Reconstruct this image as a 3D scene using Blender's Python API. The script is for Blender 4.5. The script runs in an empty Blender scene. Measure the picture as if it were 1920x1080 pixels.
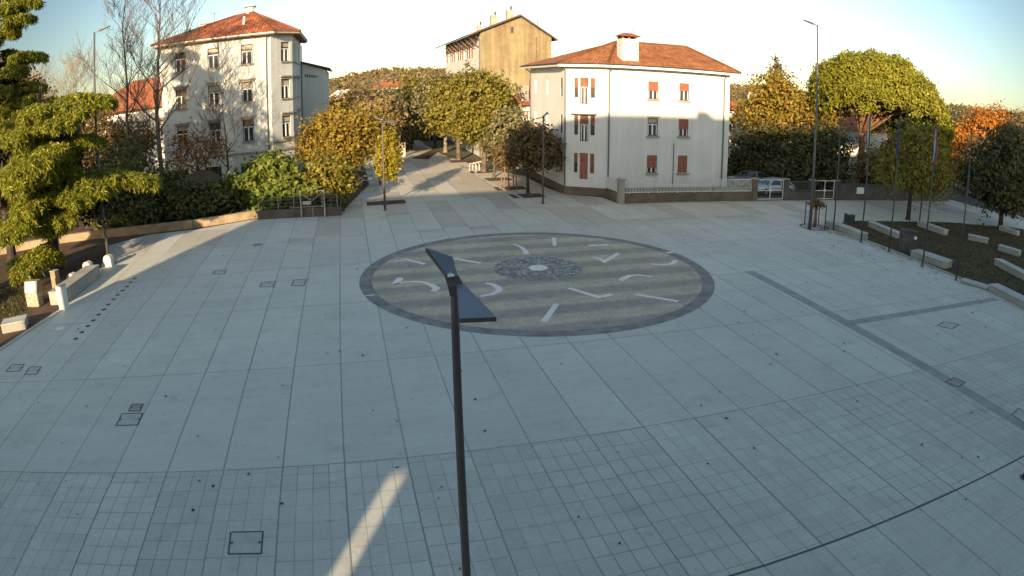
import bpy, math, random
import numpy as np
from mathutils import Vector, Matrix

C = bpy.context.scene.collection
PI = math.pi
R = math.radians
GRID = R(13.86)                      # the paving grid, the villa and the far houses all share this direction
N2 = (math.cos(GRID), math.sin(GRID))
U2 = (-math.sin(GRID), math.cos(GRID))
SUN_EL, SUN_AZ = R(15.0), R(189.5)   # low morning sun behind and slightly left of the viewer
rng = random.Random(7)


def on_grid(n, u):
    return (n * N2[0] + u * U2[0], n * N2[1] + u * U2[1])


def to_grid(x, y):
    return (x * N2[0] + y * N2[1], x * U2[0] + y * U2[1])


# ------------------------------------------------------------------ materials
class NT:
    """small helper to write node maths"""
    def __init__(s, m):
        s.t = m.node_tree
        s.n = s.t.nodes
        s.l = s.t.links

    def new(s, kind, **kw):
        nd = s.n.new(kind)
        for k, v in kw.items():
            setattr(nd, k, v)
        return nd

    def put(s, sock, v):
        if isinstance(v, (int, float)):
            sock.default_value = v
        elif isinstance(v, tuple):
            sock.default_value = v if len(v) == len(sock.default_value) else v + (1.0,)
        else:
            s.l.new(v, sock)

    def m(s, op, a, b=None, c=None):
        nd = s.new('ShaderNodeMath', operation=op)
        for i, v in enumerate((a, b, c)):
            if v is not None:
                s.put(nd.inputs[i], v)
        return nd.outputs[0]

    def mix(s, fac, a, b, blend='MIX'):
        nd = s.new('ShaderNodeMix', data_type='RGBA', blend_type=blend)
        s.put(nd.inputs[0], fac)
        s.put(nd.inputs[6], a)
        s.put(nd.inputs[7], b)
        return nd.outputs[2]

    def obj(s):
        return s.new('ShaderNodeTexCoord').outputs['Object']

    def gen_pos(s):
        return s.new('ShaderNodeNewGeometry').outputs['Position']

    def noise(s, vec, scale, detail=4.0, rough=0.55):
        nd = s.new('ShaderNodeTexNoise')
        s.put(nd.inputs['Vector'], vec)
        nd.inputs['Scale'].default_value = scale
        nd.inputs['Detail'].default_value = detail
        nd.inputs['Roughness'].default_value = rough
        return nd.outputs['Fac']

    def ramp(s, fac, stops):
        nd = s.new('ShaderNodeValToRGB')
        cr = nd.color_ramp
        while len(cr.elements) < len(stops):
            cr.elements.new(0.5)
        for e, (p, c) in zip(cr.elements, stops):
            e.position = p
            e.color = (c, c, c, 1) if isinstance(c, (int, float)) else tuple(c) + (1,)
        s.put(nd.inputs[0], fac)
        return nd.outputs[0]


def base_mat(name):
    m = bpy.data.materials.new(name)
    m.use_nodes = True
    t = NT(m)
    b = t.n['Principled BSDF']
    return m, t, b


def mat(name, col, rough=0.75, var=0.18, scale=1.2, col2=None, bump=0.0, bscale=20, spec=0.3, metal=0.0, streak=0.0):
    m, t, b = base_mat(name)
    v = t.obj()
    f = t.noise(v, scale, 5)
    c2 = col2 or tuple(x * (1 - var * 2) for x in col)
    c = t.mix(t.ramp(f, [(0.32, 0.0), (0.68, 1.0)]), c2, col)
    g = t.noise(v, scale * 9, 3)
    c = t.mix(1.0, c, t.ramp(g, [(0.25, 1 - var * 0.7), (0.75, 1.0)]), 'MULTIPLY')
    if streak:
        mp = t.new('ShaderNodeMapping')
        t.put(mp.inputs[0], v)
        mp.inputs['Scale'].default_value = (2.2, 2.2, 0.12)
        sf = t.noise(mp.outputs[0], 1.0, 5, 0.65)
        c = t.mix(1.0, c, t.ramp(sf, [(0.35, 1 - streak), (0.62, 1.0)]), 'MULTIPLY')
    t.l.new(c, b.inputs['Base Color'])
    b.inputs['Roughness'].default_value = rough
    b.inputs['Metallic'].default_value = metal
    b.inputs['Specular IOR Level'].default_value = spec
    if bump:
        bp = t.new('ShaderNodeBump')
        bp.inputs['Strength'].default_value = bump
        bp.inputs['Distance'].default_value = 0.02
        t.l.new(t.noise(v, bscale, 4), bp.inputs['Height'])
        t.l.new(bp.outputs[0], b.inputs['Normal'])
    return m


def leaf_mat(name, c1, c2, c3, trans=0.35, clump=0.9):
    """foliage: every leaf is its own mesh island and takes its own tint, clumps are lighter or darker"""
    m, t, b = base_mat(name)
    rnd = t.new('ShaderNodeNewGeometry').outputs['Random Per Island']
    c = t.ramp(rnd, [(0.0, c1), (0.55, c2), (1.0, c3)])
    f = t.noise(t.obj(), clump, 3)
    c = t.mix(1.0, c, t.ramp(f, [(0.3, 0.68), (0.68, 1.12)]), 'MULTIPLY')
    t.l.new(c, b.inputs['Base Color'])
    b.inputs['Roughness'].default_value = 0.6
    b.inputs['Specular IOR Level'].default_value = 0.25
    tr = t.new('ShaderNodeBsdfTranslucent')
    t.l.new(c, tr.inputs[0])
    mx = t.new('ShaderNodeMixShader')
    mx.inputs[0].default_value = trans
    t.l.new(b.outputs[0], mx.inputs[1])
    t.l.new(tr.outputs[0], mx.inputs[2])
    t.l.new(mx.outputs[0], t.n['Material Output'].inputs[0])
    return m


def tile_mat(name, c1, c2, c3, pitch=0.24):
    """clay roof tiles: barrels run up the slope (uv.y), courses every 0.38 m"""
    m, t, b = base_mat(name)
    uv = t.new('ShaderNodeTexCoord').outputs['UV']
    sp = t.new('ShaderNodeSeparateXYZ')
    t.l.new(uv, sp.inputs[0])
    bx = t.m('FRACT', t.m('DIVIDE', sp.outputs[0], pitch))
    by = t.m('FRACT', t.m('DIVIDE', sp.outputs[1], 0.38))
    hump = t.m('SINE', t.m('MULTIPLY', bx, PI))
    hgt = t.m('ADD', hump, t.m('MULTIPLY', by, -0.4))
    ix = t.m('FLOOR', t.m('DIVIDE', sp.outputs[0], pitch))
    iy = t.m('FLOOR', t.m('DIVIDE', sp.outputs[1], 0.38))
    cv = t.new('ShaderNodeCombineXYZ')
    t.put(cv.inputs[0], ix)
    t.put(cv.inputs[1], iy)
    wn = t.new('ShaderNodeTexWhiteNoise', noise_dimensions='2D')
    t.l.new(cv.outputs[0], wn.inputs['Vector'])
    c = t.ramp(wn.outputs['Value'], [(0.0, c1), (0.5, c2), (1.0, c3)])
    c = t.mix(1.0, c, t.ramp(hump, [(0.0, 0.45), (0.5, 1.0)]), 'MULTIPLY')
    st = t.noise(t.obj(), 0.5, 6, 0.65)
    c = t.mix(1.0, c, t.ramp(st, [(0.3, 0.6), (0.65, 1.05)]), 'MULTIPLY')
    t.l.new(c, b.inputs['Base Color'])
    b.inputs['Roughness'].default_value = 0.85
    b.inputs['Specular IOR Level'].default_value = 0.15
    bp = t.new('ShaderNodeBump')
    bp.inputs['Strength'].default_value = 0.6
    bp.inputs['Distance'].default_value = 0.05
    t.l.new(hgt, bp.inputs['Height'])
    t.l.new(bp.outputs[0], b.inputs['Normal'])
    return m


def glass_mat(name, col=(0.02, 0.025, 0.03), rough=0.08):
    m, t, b = base_mat(name)
    f = t.noise(t.obj(), 1.5, 2)
    t.l.new(t.mix(f, col, tuple(x * 2.2 for x in col)), b.inputs['Base Color'])
    b.inputs['Roughness'].default_value = rough
    b.inputs['Specular IOR Level'].default_value = 0.6
    return m


def paving_mat():
    """limestone slabs on the plaza grid: 1.6 m strips, 6.37 m bays, small setts nearest the town hall"""
    m, t, b = base_mat('plaza_paving')
    sp = t.new('ShaderNodeSeparateXYZ')
    v = t.obj()
    t.l.new(v, sp.inputs[0])
    wob = t.m('MULTIPLY', t.m('SUBTRACT', t.noise(v, 1.3, 2), 0.5), 0.02)
    X = t.m('ADD', sp.outputs[0], wob)
    Y = t.m('ADD', sp.outputs[1], wob)
    W, B0, BP = 1.6017, 8.30, 6.383

    def line(val, width, soft=0.02):
        d = t.m('ABSOLUTE', t.m('SUBTRACT', t.m('FRACT', val[0]), 0.5))
        d = t.m('MULTIPLY', t.m('SUBTRACT', 0.5, d), val[1])          # metres to nearest line
        nd = t.new('ShaderNodeMapRange')
        t.put(nd.inputs[0], d)
        nd.inputs[1].default_value = width
        nd.inputs[2].default_value = width + soft
        nd.inputs[3].default_value = 1.0
        nd.inputs[4].default_value = 0.0
        return nd.outputs[0]
    sx = t.m('DIVIDE', t.m('ADD', X, 8.709), W)
    sy = t.m('DIVIDE', t.m('SUBTRACT', Y, B0), BP)
    j = line((sx, W), 0.010)
    bays = line((sy, BP), 0.008)
    near = t.m('GREATER_THAN', t.m('MULTIPLY', t.m('SUBTRACT', Y, B0), t.m('SUBTRACT', B0 + BP, Y)), 0.0)
    below = t.m('LESS_THAN', Y, B0)
    def cell(ix, iy):
        cv = t.new('ShaderNodeCombineXYZ')
        t.put(cv.inputs[0], ix)
        t.put(cv.inputs[1], iy)
        wn = t.new('ShaderNodeTexWhiteNoise', noise_dimensions='2D')
        t.l.new(cv.outputs[0], wn.inputs['Vector'])
        return wn.outputs['Value']
    strip = cell(t.m('FLOOR', sx), t.m('FLOOR', t.m('DIVIDE', t.m('SUBTRACT', Y, B0), BP)))
    # setts: 0.4 x 0.68 m, rows shifted a little in each strip
    shift = t.new('ShaderNodeTexWhiteNoise', noise_dimensions='1D')
    t.put(shift.inputs['W'], t.m('FLOOR', sx))
    ty = t.m('ADD', t.m('DIVIDE', Y, 0.68), t.m('MULTIPLY', shift.outputs['Value'], 0.9))
    tx = t.m('MULTIPLY', sx, 4.0)
    small = t.m('MAXIMUM', line((tx, 0.4), 0.006, 0.012), line((ty, 0.68), 0.006, 0.012))
    small = t.m('MULTIPLY', small, t.m('ADD', t.m('MULTIPLY', near, 0.55), t.m('ADD', 0.015, t.m('MULTIPLY', below, 0.22))))
    fade = t.ramp(t.noise(v, 0.25, 3), [(0.35, 0.35), (0.6, 1.0)])
    small = t.m('MULTIPLY', small, fade)
    lines = t.m('MAXIMUM', t.m('MULTIPLY', j, t.m('ADD', 0.34, t.m('MULTIPLY', strip, 0.40))), t.m('MAXIMUM', t.m('MULTIPLY', bays, 0.6), small))
    drain = t.m('LESS_THAN', t.m('ABSOLUTE', t.m('SUBTRACT', Y, B0)), 0.035)
    lines = t.m('MAXIMUM', lines, t.m('MULTIPLY', drain, 0.95))

    slab = cell(t.m('FLOOR', sx), t.m('FLOOR', t.m('DIVIDE', Y, 1.05)))
    sett = cell(t.m('FLOOR', tx), t.m('FLOOR', ty))
    k = t.m('ADD', 0.965, t.m('MULTIPLY', slab, 0.03))
    k = t.m('MULTIPLY', k, t.m('ADD', 0.935, t.m('MULTIPLY', strip, 0.10)))
    k = t.m('MULTIPLY', k, t.m('SUBTRACT', 1.0, t.m('MULTIPLY', t.m('MULTIPLY', near, sett), 0.09)))
    blotch = t.ramp(t.noise(v, 0.16, 6, 0.6), [(0.3, 0.91), (0.7, 1.04)])
    grain = t.ramp(t.noise(v, 9.0, 4, 0.7), [(0.2, 0.88), (0.8, 1.06)])
    spots = t.ramp(t.noise(v, 2.3, 6, 0.75), [(0.30, 0.78), (0.42, 1.0)])
    stain = t.ramp(t.noise(v, 0.75, 7, 0.72), [(0.34, 0.88), (0.46, 1.0)])
    mp = t.new('ShaderNodeMapping')
    t.put(mp.inputs[0], v)
    mp.inputs['Scale'].default_value = (0.35, 2.2, 1.0)
    drag = t.ramp(t.noise(mp.outputs[0], 1.0, 5, 0.6), [(0.35, 0.95), (0.65, 1.02)])
    # darker porphyry strips beyond the dial
    far = t.new('ShaderNodeMapRange')
    t.put(far.inputs[0], Y)
    far.inputs[1].default_value = 38.0
    far.inputs[2].default_value = 41.0
    alt = t.m('GREATER_THAN', cell(t.m('FLOOR', sx), t.m('FLOOR', t.m('DIVIDE', Y, 5.1))), 0.66)
    dark = t.m('MULTIPLY', alt, far.outputs[0])
    c = t.mix(t.noise(v, 0.5, 3), (0.50, 0.51, 0.455), (0.555, 0.56, 0.49))
    bounce_tint = t.new('ShaderNodeMapRange')  # warm bounced light put into the paving colour towards the far right
    t.put(bounce_tint.inputs[0], t.m('ADD', Y, t.m('MULTIPLY', t.noise(v, 0.2, 4), 8.0)))
    bounce_tint.inputs[1].default_value = 38.0
    bounce_tint.inputs[2].default_value = 50.0
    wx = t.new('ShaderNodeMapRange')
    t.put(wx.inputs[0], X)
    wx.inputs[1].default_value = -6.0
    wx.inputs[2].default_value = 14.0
    c = t.mix(t.m('MULTIPLY', t.m('MULTIPLY', bounce_tint.outputs[0], wx.outputs[0]), 0.7), c, (0.53, 0.455, 0.35))
    c = t.mix(t.m('MULTIPLY', dark, 0.40), c, (0.31, 0.265, 0.205))
    for f in (k, blotch, grain, spots, stain, drag):
        cc = t.new('ShaderNodeCombineColor') if not hasattr(f, 'type') or f.type == 'VALUE' else None
        if cc:
            for i in range(3):
                t.put(cc.inputs[i], f)
            f = cc.outputs[0]
        c = t.mix(1.0, c, f, 'MULTIPLY')
    c = t.mix(lines, c, (0.075, 0.07, 0.065))
    t.l.new(c, b.inputs['Base Color'])
    rr = t.m('ADD', 0.55, t.m('MULTIPLY', t.noise(v, 1.1, 3), 0.3))
    t.l.new(rr, b.inputs['Roughness'])
    b.inputs['Specular IOR Level'].default_value = 0.3
    bp = t.new('ShaderNodeBump')
    bp.inputs['Strength'].default_value = 0.25
    bp.inputs['Distance'].default_value = 0.01
    t.l.new(t.m('SUBTRACT', t.noise(v, 30.0, 3), t.m('MULTIPLY', lines, 2.0)), bp.inputs['Height'])
    t.l.new(bp.outputs[0], b.inputs['Normal'])
    return m


def dial_mat():
    m, t, b = base_mat('dial_paving')
    v = t.obj()
    sp = t.new('ShaderNodeSeparateXYZ')
    t.l.new(v, sp.inputs[0])
    Y = t.m('ADD', sp.outputs[1], t.m('MULTIPLY', t.m('SUBTRACT', t.noise(v, 0.8, 3), 0.5), 0.14))
    w = t.m('COSINE', t.m('MULTIPLY', t.m('SUBTRACT', Y, 27.65), 2 * PI / 2.07))
    f = t.ramp(t.m('ADD', 0.5, t.m('MULTIPLY', w, 0.5)), [(0.25, 0.0), (0.75, 1.0)])
    c = t.mix(f, (0.385, 0.345, 0.28), (0.56, 0.495, 0.35))
    c = t.mix(1.0, c, t.ramp(t.noise(v, 2.0, 6, 0.7), [(0.3, 0.78), (0.65, 1.06)]), 'MULTIPLY')
    c = t.mix(1.0, c, t.ramp(t.noise(v, 0.4, 5, 0.6), [(0.3, 0.80), (0.65, 1.06)]), 'MULTIPLY')
    br = t.new('ShaderNodeTexBrick')
    t.l.new(v, br.inputs['Vector'])
    br.inputs['Scale'].default_value = 1.0
    br.inputs['Brick Width'].default_value = 0.11
    br.inputs['Row Height'].default_value = 0.11
    br.inputs['Mortar Size'].default_value = 0.008
    br.inputs['Color1'].default_value = (1, 1, 1, 1)
    br.inputs['Color2'].default_value = (0.8, 0.8, 0.8, 1)
    br.inputs['Mortar'].default_value = (0.6, 0.6, 0.6, 1)
    c = t.mix(1.0, c, br.outputs['Color'], 'MULTIPLY')
    t.l.new(c, b.inputs['Base Color'])
    b.inputs['Roughness'].default_value = 0.75
    return m


def rough_stone_mat(name, dark, light, scale):
    m, t, b = base_mat(name)
    v = t.obj()
    vo = t.new('ShaderNodeTexVoronoi')
    t.l.new(v, vo.inputs['Vector'])
    vo.inputs['Scale'].default_value = scale
    de = t.new('ShaderNodeTexVoronoi', feature='DISTANCE_TO_EDGE')
    t.l.new(v, de.inputs['Vector'])
    de.inputs['Scale'].default_value = scale
    sc = t.new('ShaderNodeSeparateColor')
    t.l.new(vo.outputs['Color'], sc.inputs[0])
    c = t.mix(sc.outputs[0], dark, light)
    c = t.mix(t.ramp(de.outputs['Distance'], [(0.0, 0.0), (0.10, 1.0)]), tuple(x * 0.4 for x in dark), c)
    t.l.new(c, b.inputs['Base Color'])
    b.inputs['Roughness'].default_value = 0.9
    bp = t.new('ShaderNodeBump')
    bp.inputs['Strength'].default_value = 0.7
    bp.inputs['Distance'].default_value = 0.03
    t.l.new(t.m('MINIMUM', de.outputs['Distance'], 0.15), bp.inputs['Height'])
    t.l.new(bp.outputs[0], b.inputs['Normal'])
    return m


M = {}
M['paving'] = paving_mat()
M['dial'] = dial_mat()
M['ring'] = mat('dark_ring_stone', (0.265, 0.265, 0.25), 0.7, 0.25, 1.5, bump=0.2)
M['cobble'] = rough_stone_mat('rough_cobbles', (0.17, 0.17, 0.16), (0.42, 0.405, 0.36), 5.0)
M['marble'] = mat('white_marble_inlay', (0.76, 0.73, 0.66), 0.6, 0.08, 3)
M['darkband'] = mat('dark_paving_band', (0.345, 0.345, 0.33), 0.75, 0.15, 1.5)
M['earth'] = mat('bare_earth', (0.115, 0.075, 0.042), 0.95, 0.3, 0.7, (0.06, 0.045, 0.028), 0.6, 14)
M['lawn'] = mat('garden_lawn', (0.075, 0.07, 0.028), 0.95, 0.3, 0.8, (0.06, 0.035, 0.018), 0.8, 25)
M['ground'] = mat('open_ground', (0.14, 0.12, 0.075), 0.95, 0.25, 0.05, (0.08, 0.085, 0.045))
M['asphalt'] = mat('asphalt', (0.06, 0.06, 0.062), 0.85, 0.15, 0.8, bump=0.2, bscale=60)
M['hill'] = mat('wooded_hill', (0.25, 0.18, 0.09), 1.0, 0.35, 0.035, (0.135, 0.11, 0.055), 1.0, 0.12)
M['white'] = mat('white_render', (0.62, 0.61, 0.575), 0.85, 0.05, 0.35, (0.54, 0.535, 0.50), 0.1, 30, streak=0.10)
M['school'] = mat('pale_render', (0.55, 0.57, 0.535), 0.85, 0.06, 0.35, (0.47, 0.49, 0.46), 0.1, 30, streak=0.12)
M['ochre'] = mat('weathered_ochre_render', (0.33, 0.285, 0.155), 0.9, 0.34, 0.28, (0.21, 0.15, 0.085), 0.1, 20, streak=0.32)
M['plinth'] = mat('brown_plinth', (0.17, 0.125, 0.085), 0.85, 0.2, 1.2, bump=0.3)
M['trim'] = mat('stone_trim', (0.36, 0.32, 0.27), 0.8, 0.15, 1)
M['fascia'] = mat('white_fascia', (0.75, 0.73, 0.69), 0.7, 0.06, 1)
M['eave'] = mat('brown_eave', (0.24, 0.13, 0.075), 0.8, 0.2, 2)
M['darkeave'] = mat('dark_gutter', (0.07, 0.06, 0.055), 0.6, 0.2, 2)
M['tiles'] = tile_mat('orange_roof_tiles', (0.28, 0.075, 0.035), (0.36, 0.11, 0.045), (0.42, 0.165, 0.08), 0.30)
M['tiles2'] = tile_mat('light_roof_tiles', (0.29, 0.105, 0.04), (0.35, 0.135, 0.055), (0.40, 0.18, 0.085), 0.24)
M['tiles3'] = tile_mat('dark_roof_tiles', (0.26, 0.085, 0.045), (0.34, 0.12, 0.055), (0.40, 0.16, 0.08), 0.3)
M['shutter'] = mat('red_brown_shutter', (0.30, 0.105, 0.07), 0.7, 0.12, 3)
M['brownshut'] = mat('brown_shutter', (0.26, 0.12, 0.06), 0.7, 0.2, 3)
M['winwood'] = mat('dark_window_frame', (0.10, 0.06, 0.05), 0.6, 0.2, 3)
M['winwhite'] = mat('white_window_frame', (0.74, 0.72, 0.70), 0.5, 0.05, 3)
M['blind'] = mat('beige_blind', (0.42, 0.36, 0.28), 0.8, 0.1, 4)
M['glass'] = glass_mat('window_glass')
M['carglass'] = glass_mat('car_glass', (0.015, 0.02, 0.022), 0.03)
M['lampmetal'] = mat('brown_lamp_metal', (0.115, 0.088, 0.088), 0.45, 0.12, 2, spec=0.4)
M['lamptop'] = mat('lamp_top_plate', (0.125, 0.145, 0.175), 0.38, 0.06, 2, spec=0.45)
M['lens'] = mat('lamp_diffuser', (0.55, 0.53, 0.48), 0.4, 0.05, 2)
M['mast'] = mat('grey_mast_metal', (0.10, 0.105, 0.10), 0.5, 0.1, 2, spec=0.4)
M['pole'] = mat('dark_pole_metal', (0.055, 0.06, 0.065), 0.45, 0.1, 2, spec=0.4)
M['steel'] = mat('galvanised_steel', (0.42, 0.42, 0.40), 0.45, 0.1, 3, metal=0.5)
M['paintrail'] = mat('pale_painted_rail', (0.62, 0.62, 0.55), 0.6, 0.1, 3)
M['iron'] = mat('cast_iron', (0.10, 0.10, 0.098), 0.6, 0.2, 4)
M['coverstone'] = mat('stone_cover', (0.46, 0.47, 0.43), 0.7, 0.12, 2)
M['benchstone'] = mat('bench_stone', (0.36, 0.355, 0.31), 0.8, 0.12, 1.1, bump=0.25)
M['benchtop'] = mat('bench_top_stone', (0.42, 0.425, 0.39), 0.75, 0.1, 1.1)
M['palestone'] = mat('pale_stone', (0.66, 0.63, 0.55), 0.8, 0.1, 1.5, bump=0.2)
M['wallstone'] = mat('garden_wall_stone', (0.38, 0.30, 0.20), 0.9, 0.25, 1.2, (0.22, 0.16, 0.10), 0.5, 8)
M['darkwall'] = mat('grey_concrete_wall', (0.115, 0.105, 0.095), 0.9, 0.2, 0.8, bump=0.3, streak=0.2)
M['rubble'] = rough_stone_mat('rubble_stone', (0.34, 0.27, 0.19), (0.55, 0.46, 0.34), 4.5)
M['monument'] = mat('monument_granite', (0.115, 0.105, 0.095), 0.7, 0.25, 2, bump=0.3)
M['plaque'] = mat('white_plaque', (0.72, 0.72, 0.70), 0.4, 0.04, 2)
M['box'] = mat('dark_green_box', (0.055, 0.065, 0.06), 0.5, 0.15, 3)
M['wood'] = mat('timber_stake', (0.24, 0.155, 0.085), 0.85, 0.2, 4)
M['jute'] = mat('jute_wrap', (0.30, 0.155, 0.085), 0.95, 0.2, 6, bump=0.5, bscale=40)
M['pebble'] = rough_stone_mat('white_pebbles', (0.20, 0.20, 0.19), (0.75, 0.74, 0.70), 7.0)
M['bark'] = mat('grey_brown_bark', (0.17, 0.135, 0.105), 0.95, 0.3, 2, bump=0.8, bscale=9)
M['barkdark'] = mat('dark_bark', (0.065, 0.05, 0.042), 0.95, 0.3, 2, bump=0.8, bscale=9)
M['barkpale'] = mat('pale_bark', (0.30, 0.25, 0.19), 0.95, 0.25, 2, bump=0.6, bscale=9)
M['barkpine'] = mat('pine_bark', (0.24, 0.125, 0.07), 0.95, 0.25, 2, bump=0.8, bscale=9)
M['parasol'] = mat('brown_canvas', (0.16, 0.115, 0.08), 0.9, 0.12, 2)
M['carsilver'] = mat('silver_car_paint', (0.42, 0.45, 0.46), 0.3, 0.03, 1, spec=0.6, metal=0.3)
M['cardark'] = mat('grey_car_paint', (0.17, 0.165, 0.165), 0.3, 0.03, 1, spec=0.6, metal=0.3)
M['carwhite'] = mat('white_car_paint', (0.62, 0.64, 0.62), 0.3, 0.03, 1, spec=0.6)
M['carblue'] = mat('blue_car_paint', (0.07, 0.09, 0.13), 0.3, 0.03, 1, spec=0.6)
M['tyre'] = mat('tyre_rubber', (0.02, 0.02, 0.02), 0.9, 0.1, 3)
M['lightlens'] = mat('headlight_lens', (0.6, 0.6, 0.58), 0.2, 0.03, 3, spec=0.6)
M['litter'] = leaf_mat('fallen_leaf_tints', (0.05, 0.035, 0.025), (0.10, 0.055, 0.03), (0.17, 0.09, 0.045), 0.1)
M['rustlitter'] = leaf_mat('rusty_leaf_tints', (0.15, 0.06, 0.025), (0.22, 0.09, 0.035), (0.27, 0.14, 0.05), 0.1)
# foliage
M['f_cedar'] = leaf_mat('cedar_needles', (0.125, 0.144, 0.018), (0.237, 0.25, 0.025), (0.362, 0.35, 0.044), 0.4)
M['f_dark'] = leaf_mat('dark_evergreen', (0.06, 0.062, 0.024), (0.096, 0.096, 0.034), (0.15, 0.134, 0.048), 0.38)
M['f_core'] = leaf_mat('inner_shade_needles', (0.018, 0.022, 0.010), (0.03, 0.034, 0.014), (0.05, 0.05, 0.02), 0.15)  # near-black needles, the shade inside the cedar crowns put into the colour
M['f_darkbrown'] = leaf_mat('dark_brown_leaves', (0.098, 0.076, 0.032), (0.155, 0.115, 0.046), (0.23, 0.155, 0.057), 0.4)
M['f_green'] = leaf_mat('bright_green_leaves', (0.09, 0.132, 0.022), (0.162, 0.21, 0.03), (0.264, 0.282, 0.054), 0.45)
M['f_olive'] = leaf_mat('olive_green_leaves', (0.132, 0.12, 0.022), (0.24, 0.216, 0.036), (0.36, 0.3, 0.06), 0.45)
M['f_grey'] = leaf_mat('grey_green_leaves', (0.127, 0.121, 0.057), (0.218, 0.201, 0.092), (0.333, 0.299, 0.149), 0.4)
M['f_gold'] = leaf_mat('golden_autumn_leaves', (0.15, 0.085, 0.012), (0.26, 0.155, 0.018), (0.36, 0.225, 0.035), 0.35)
M['f_yellow'] = leaf_mat('yellow_green_autumn_leaves', (0.22, 0.19, 0.016), (0.36, 0.30, 0.025), (0.48, 0.36, 0.045), 0.45)
M['f_orange'] = leaf_mat('orange_autumn_leaves', (0.32, 0.115, 0.018), (0.46, 0.18, 0.028), (0.55, 0.26, 0.05), 0.4)
M['f_brown'] = leaf_mat('brown_autumn_leaves', (0.168, 0.091, 0.039), (0.28, 0.147, 0.056), (0.392, 0.224, 0.091), 0.4)
M['f_russet'] = leaf_mat('russet_gold_leaves', (0.179, 0.129, 0.02), (0.297, 0.213, 0.03), (0.414, 0.297, 0.05), 0.45)
M['f_pine'] = leaf_mat('umbrella_pine_needles', (0.146, 0.152, 0.015), (0.256, 0.25, 0.024), (0.366, 0.336, 0.037), 0.42)
M['f_hill'] = leaf_mat('hill_foliage', (0.10, 0.085, 0.035), (0.17, 0.13, 0.055), (0.26, 0.17, 0.07), 0.2, 0.02)
M['f_grass'] = leaf_mat('grass_blades', (0.045, 0.05, 0.015), (0.085, 0.085, 0.025), (0.14, 0.12, 0.045), 0.3)
M['f_shade'] = leaf_mat('shaded_green_leaves', (0.075, 0.086, 0.028), (0.127, 0.132, 0.039), (0.207, 0.19, 0.063), 0.42)
M['f_pale'] = leaf_mat('pale_autumn_leaves', (0.184, 0.138, 0.057), (0.276, 0.207, 0.086), (0.368, 0.287, 0.127), 0.42)
M['f_far'] = leaf_mat('distant_foliage', (0.07, 0.065, 0.03), (0.12, 0.105, 0.045), (0.20, 0.14, 0.05), 0.2)


def flag_mat(name, bands):
    m, t, b = base_mat(name)
    sp = t.new('ShaderNodeSeparateXYZ')
    t.l.new(t.new('ShaderNodeTexCoord').outputs['UV'], sp.inputs[0])
    nd = t.new('ShaderNodeValToRGB')
    nd.color_ramp.interpolation = 'CONSTANT'
    while len(nd.color_ramp.elements) < len(bands):
        nd.color_ramp.elements.new(0.5)
    for e, (p, c) in zip(nd.color_ramp.elements, bands):
        e.position = p
        e.color = c + (1,)
    t.l.new(sp.outputs[0], nd.inputs[0])
    t.l.new(nd.outputs[0], b.inputs['Base Color'])
    b.inputs['Roughness'].default_value = 0.85
    return m


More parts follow.
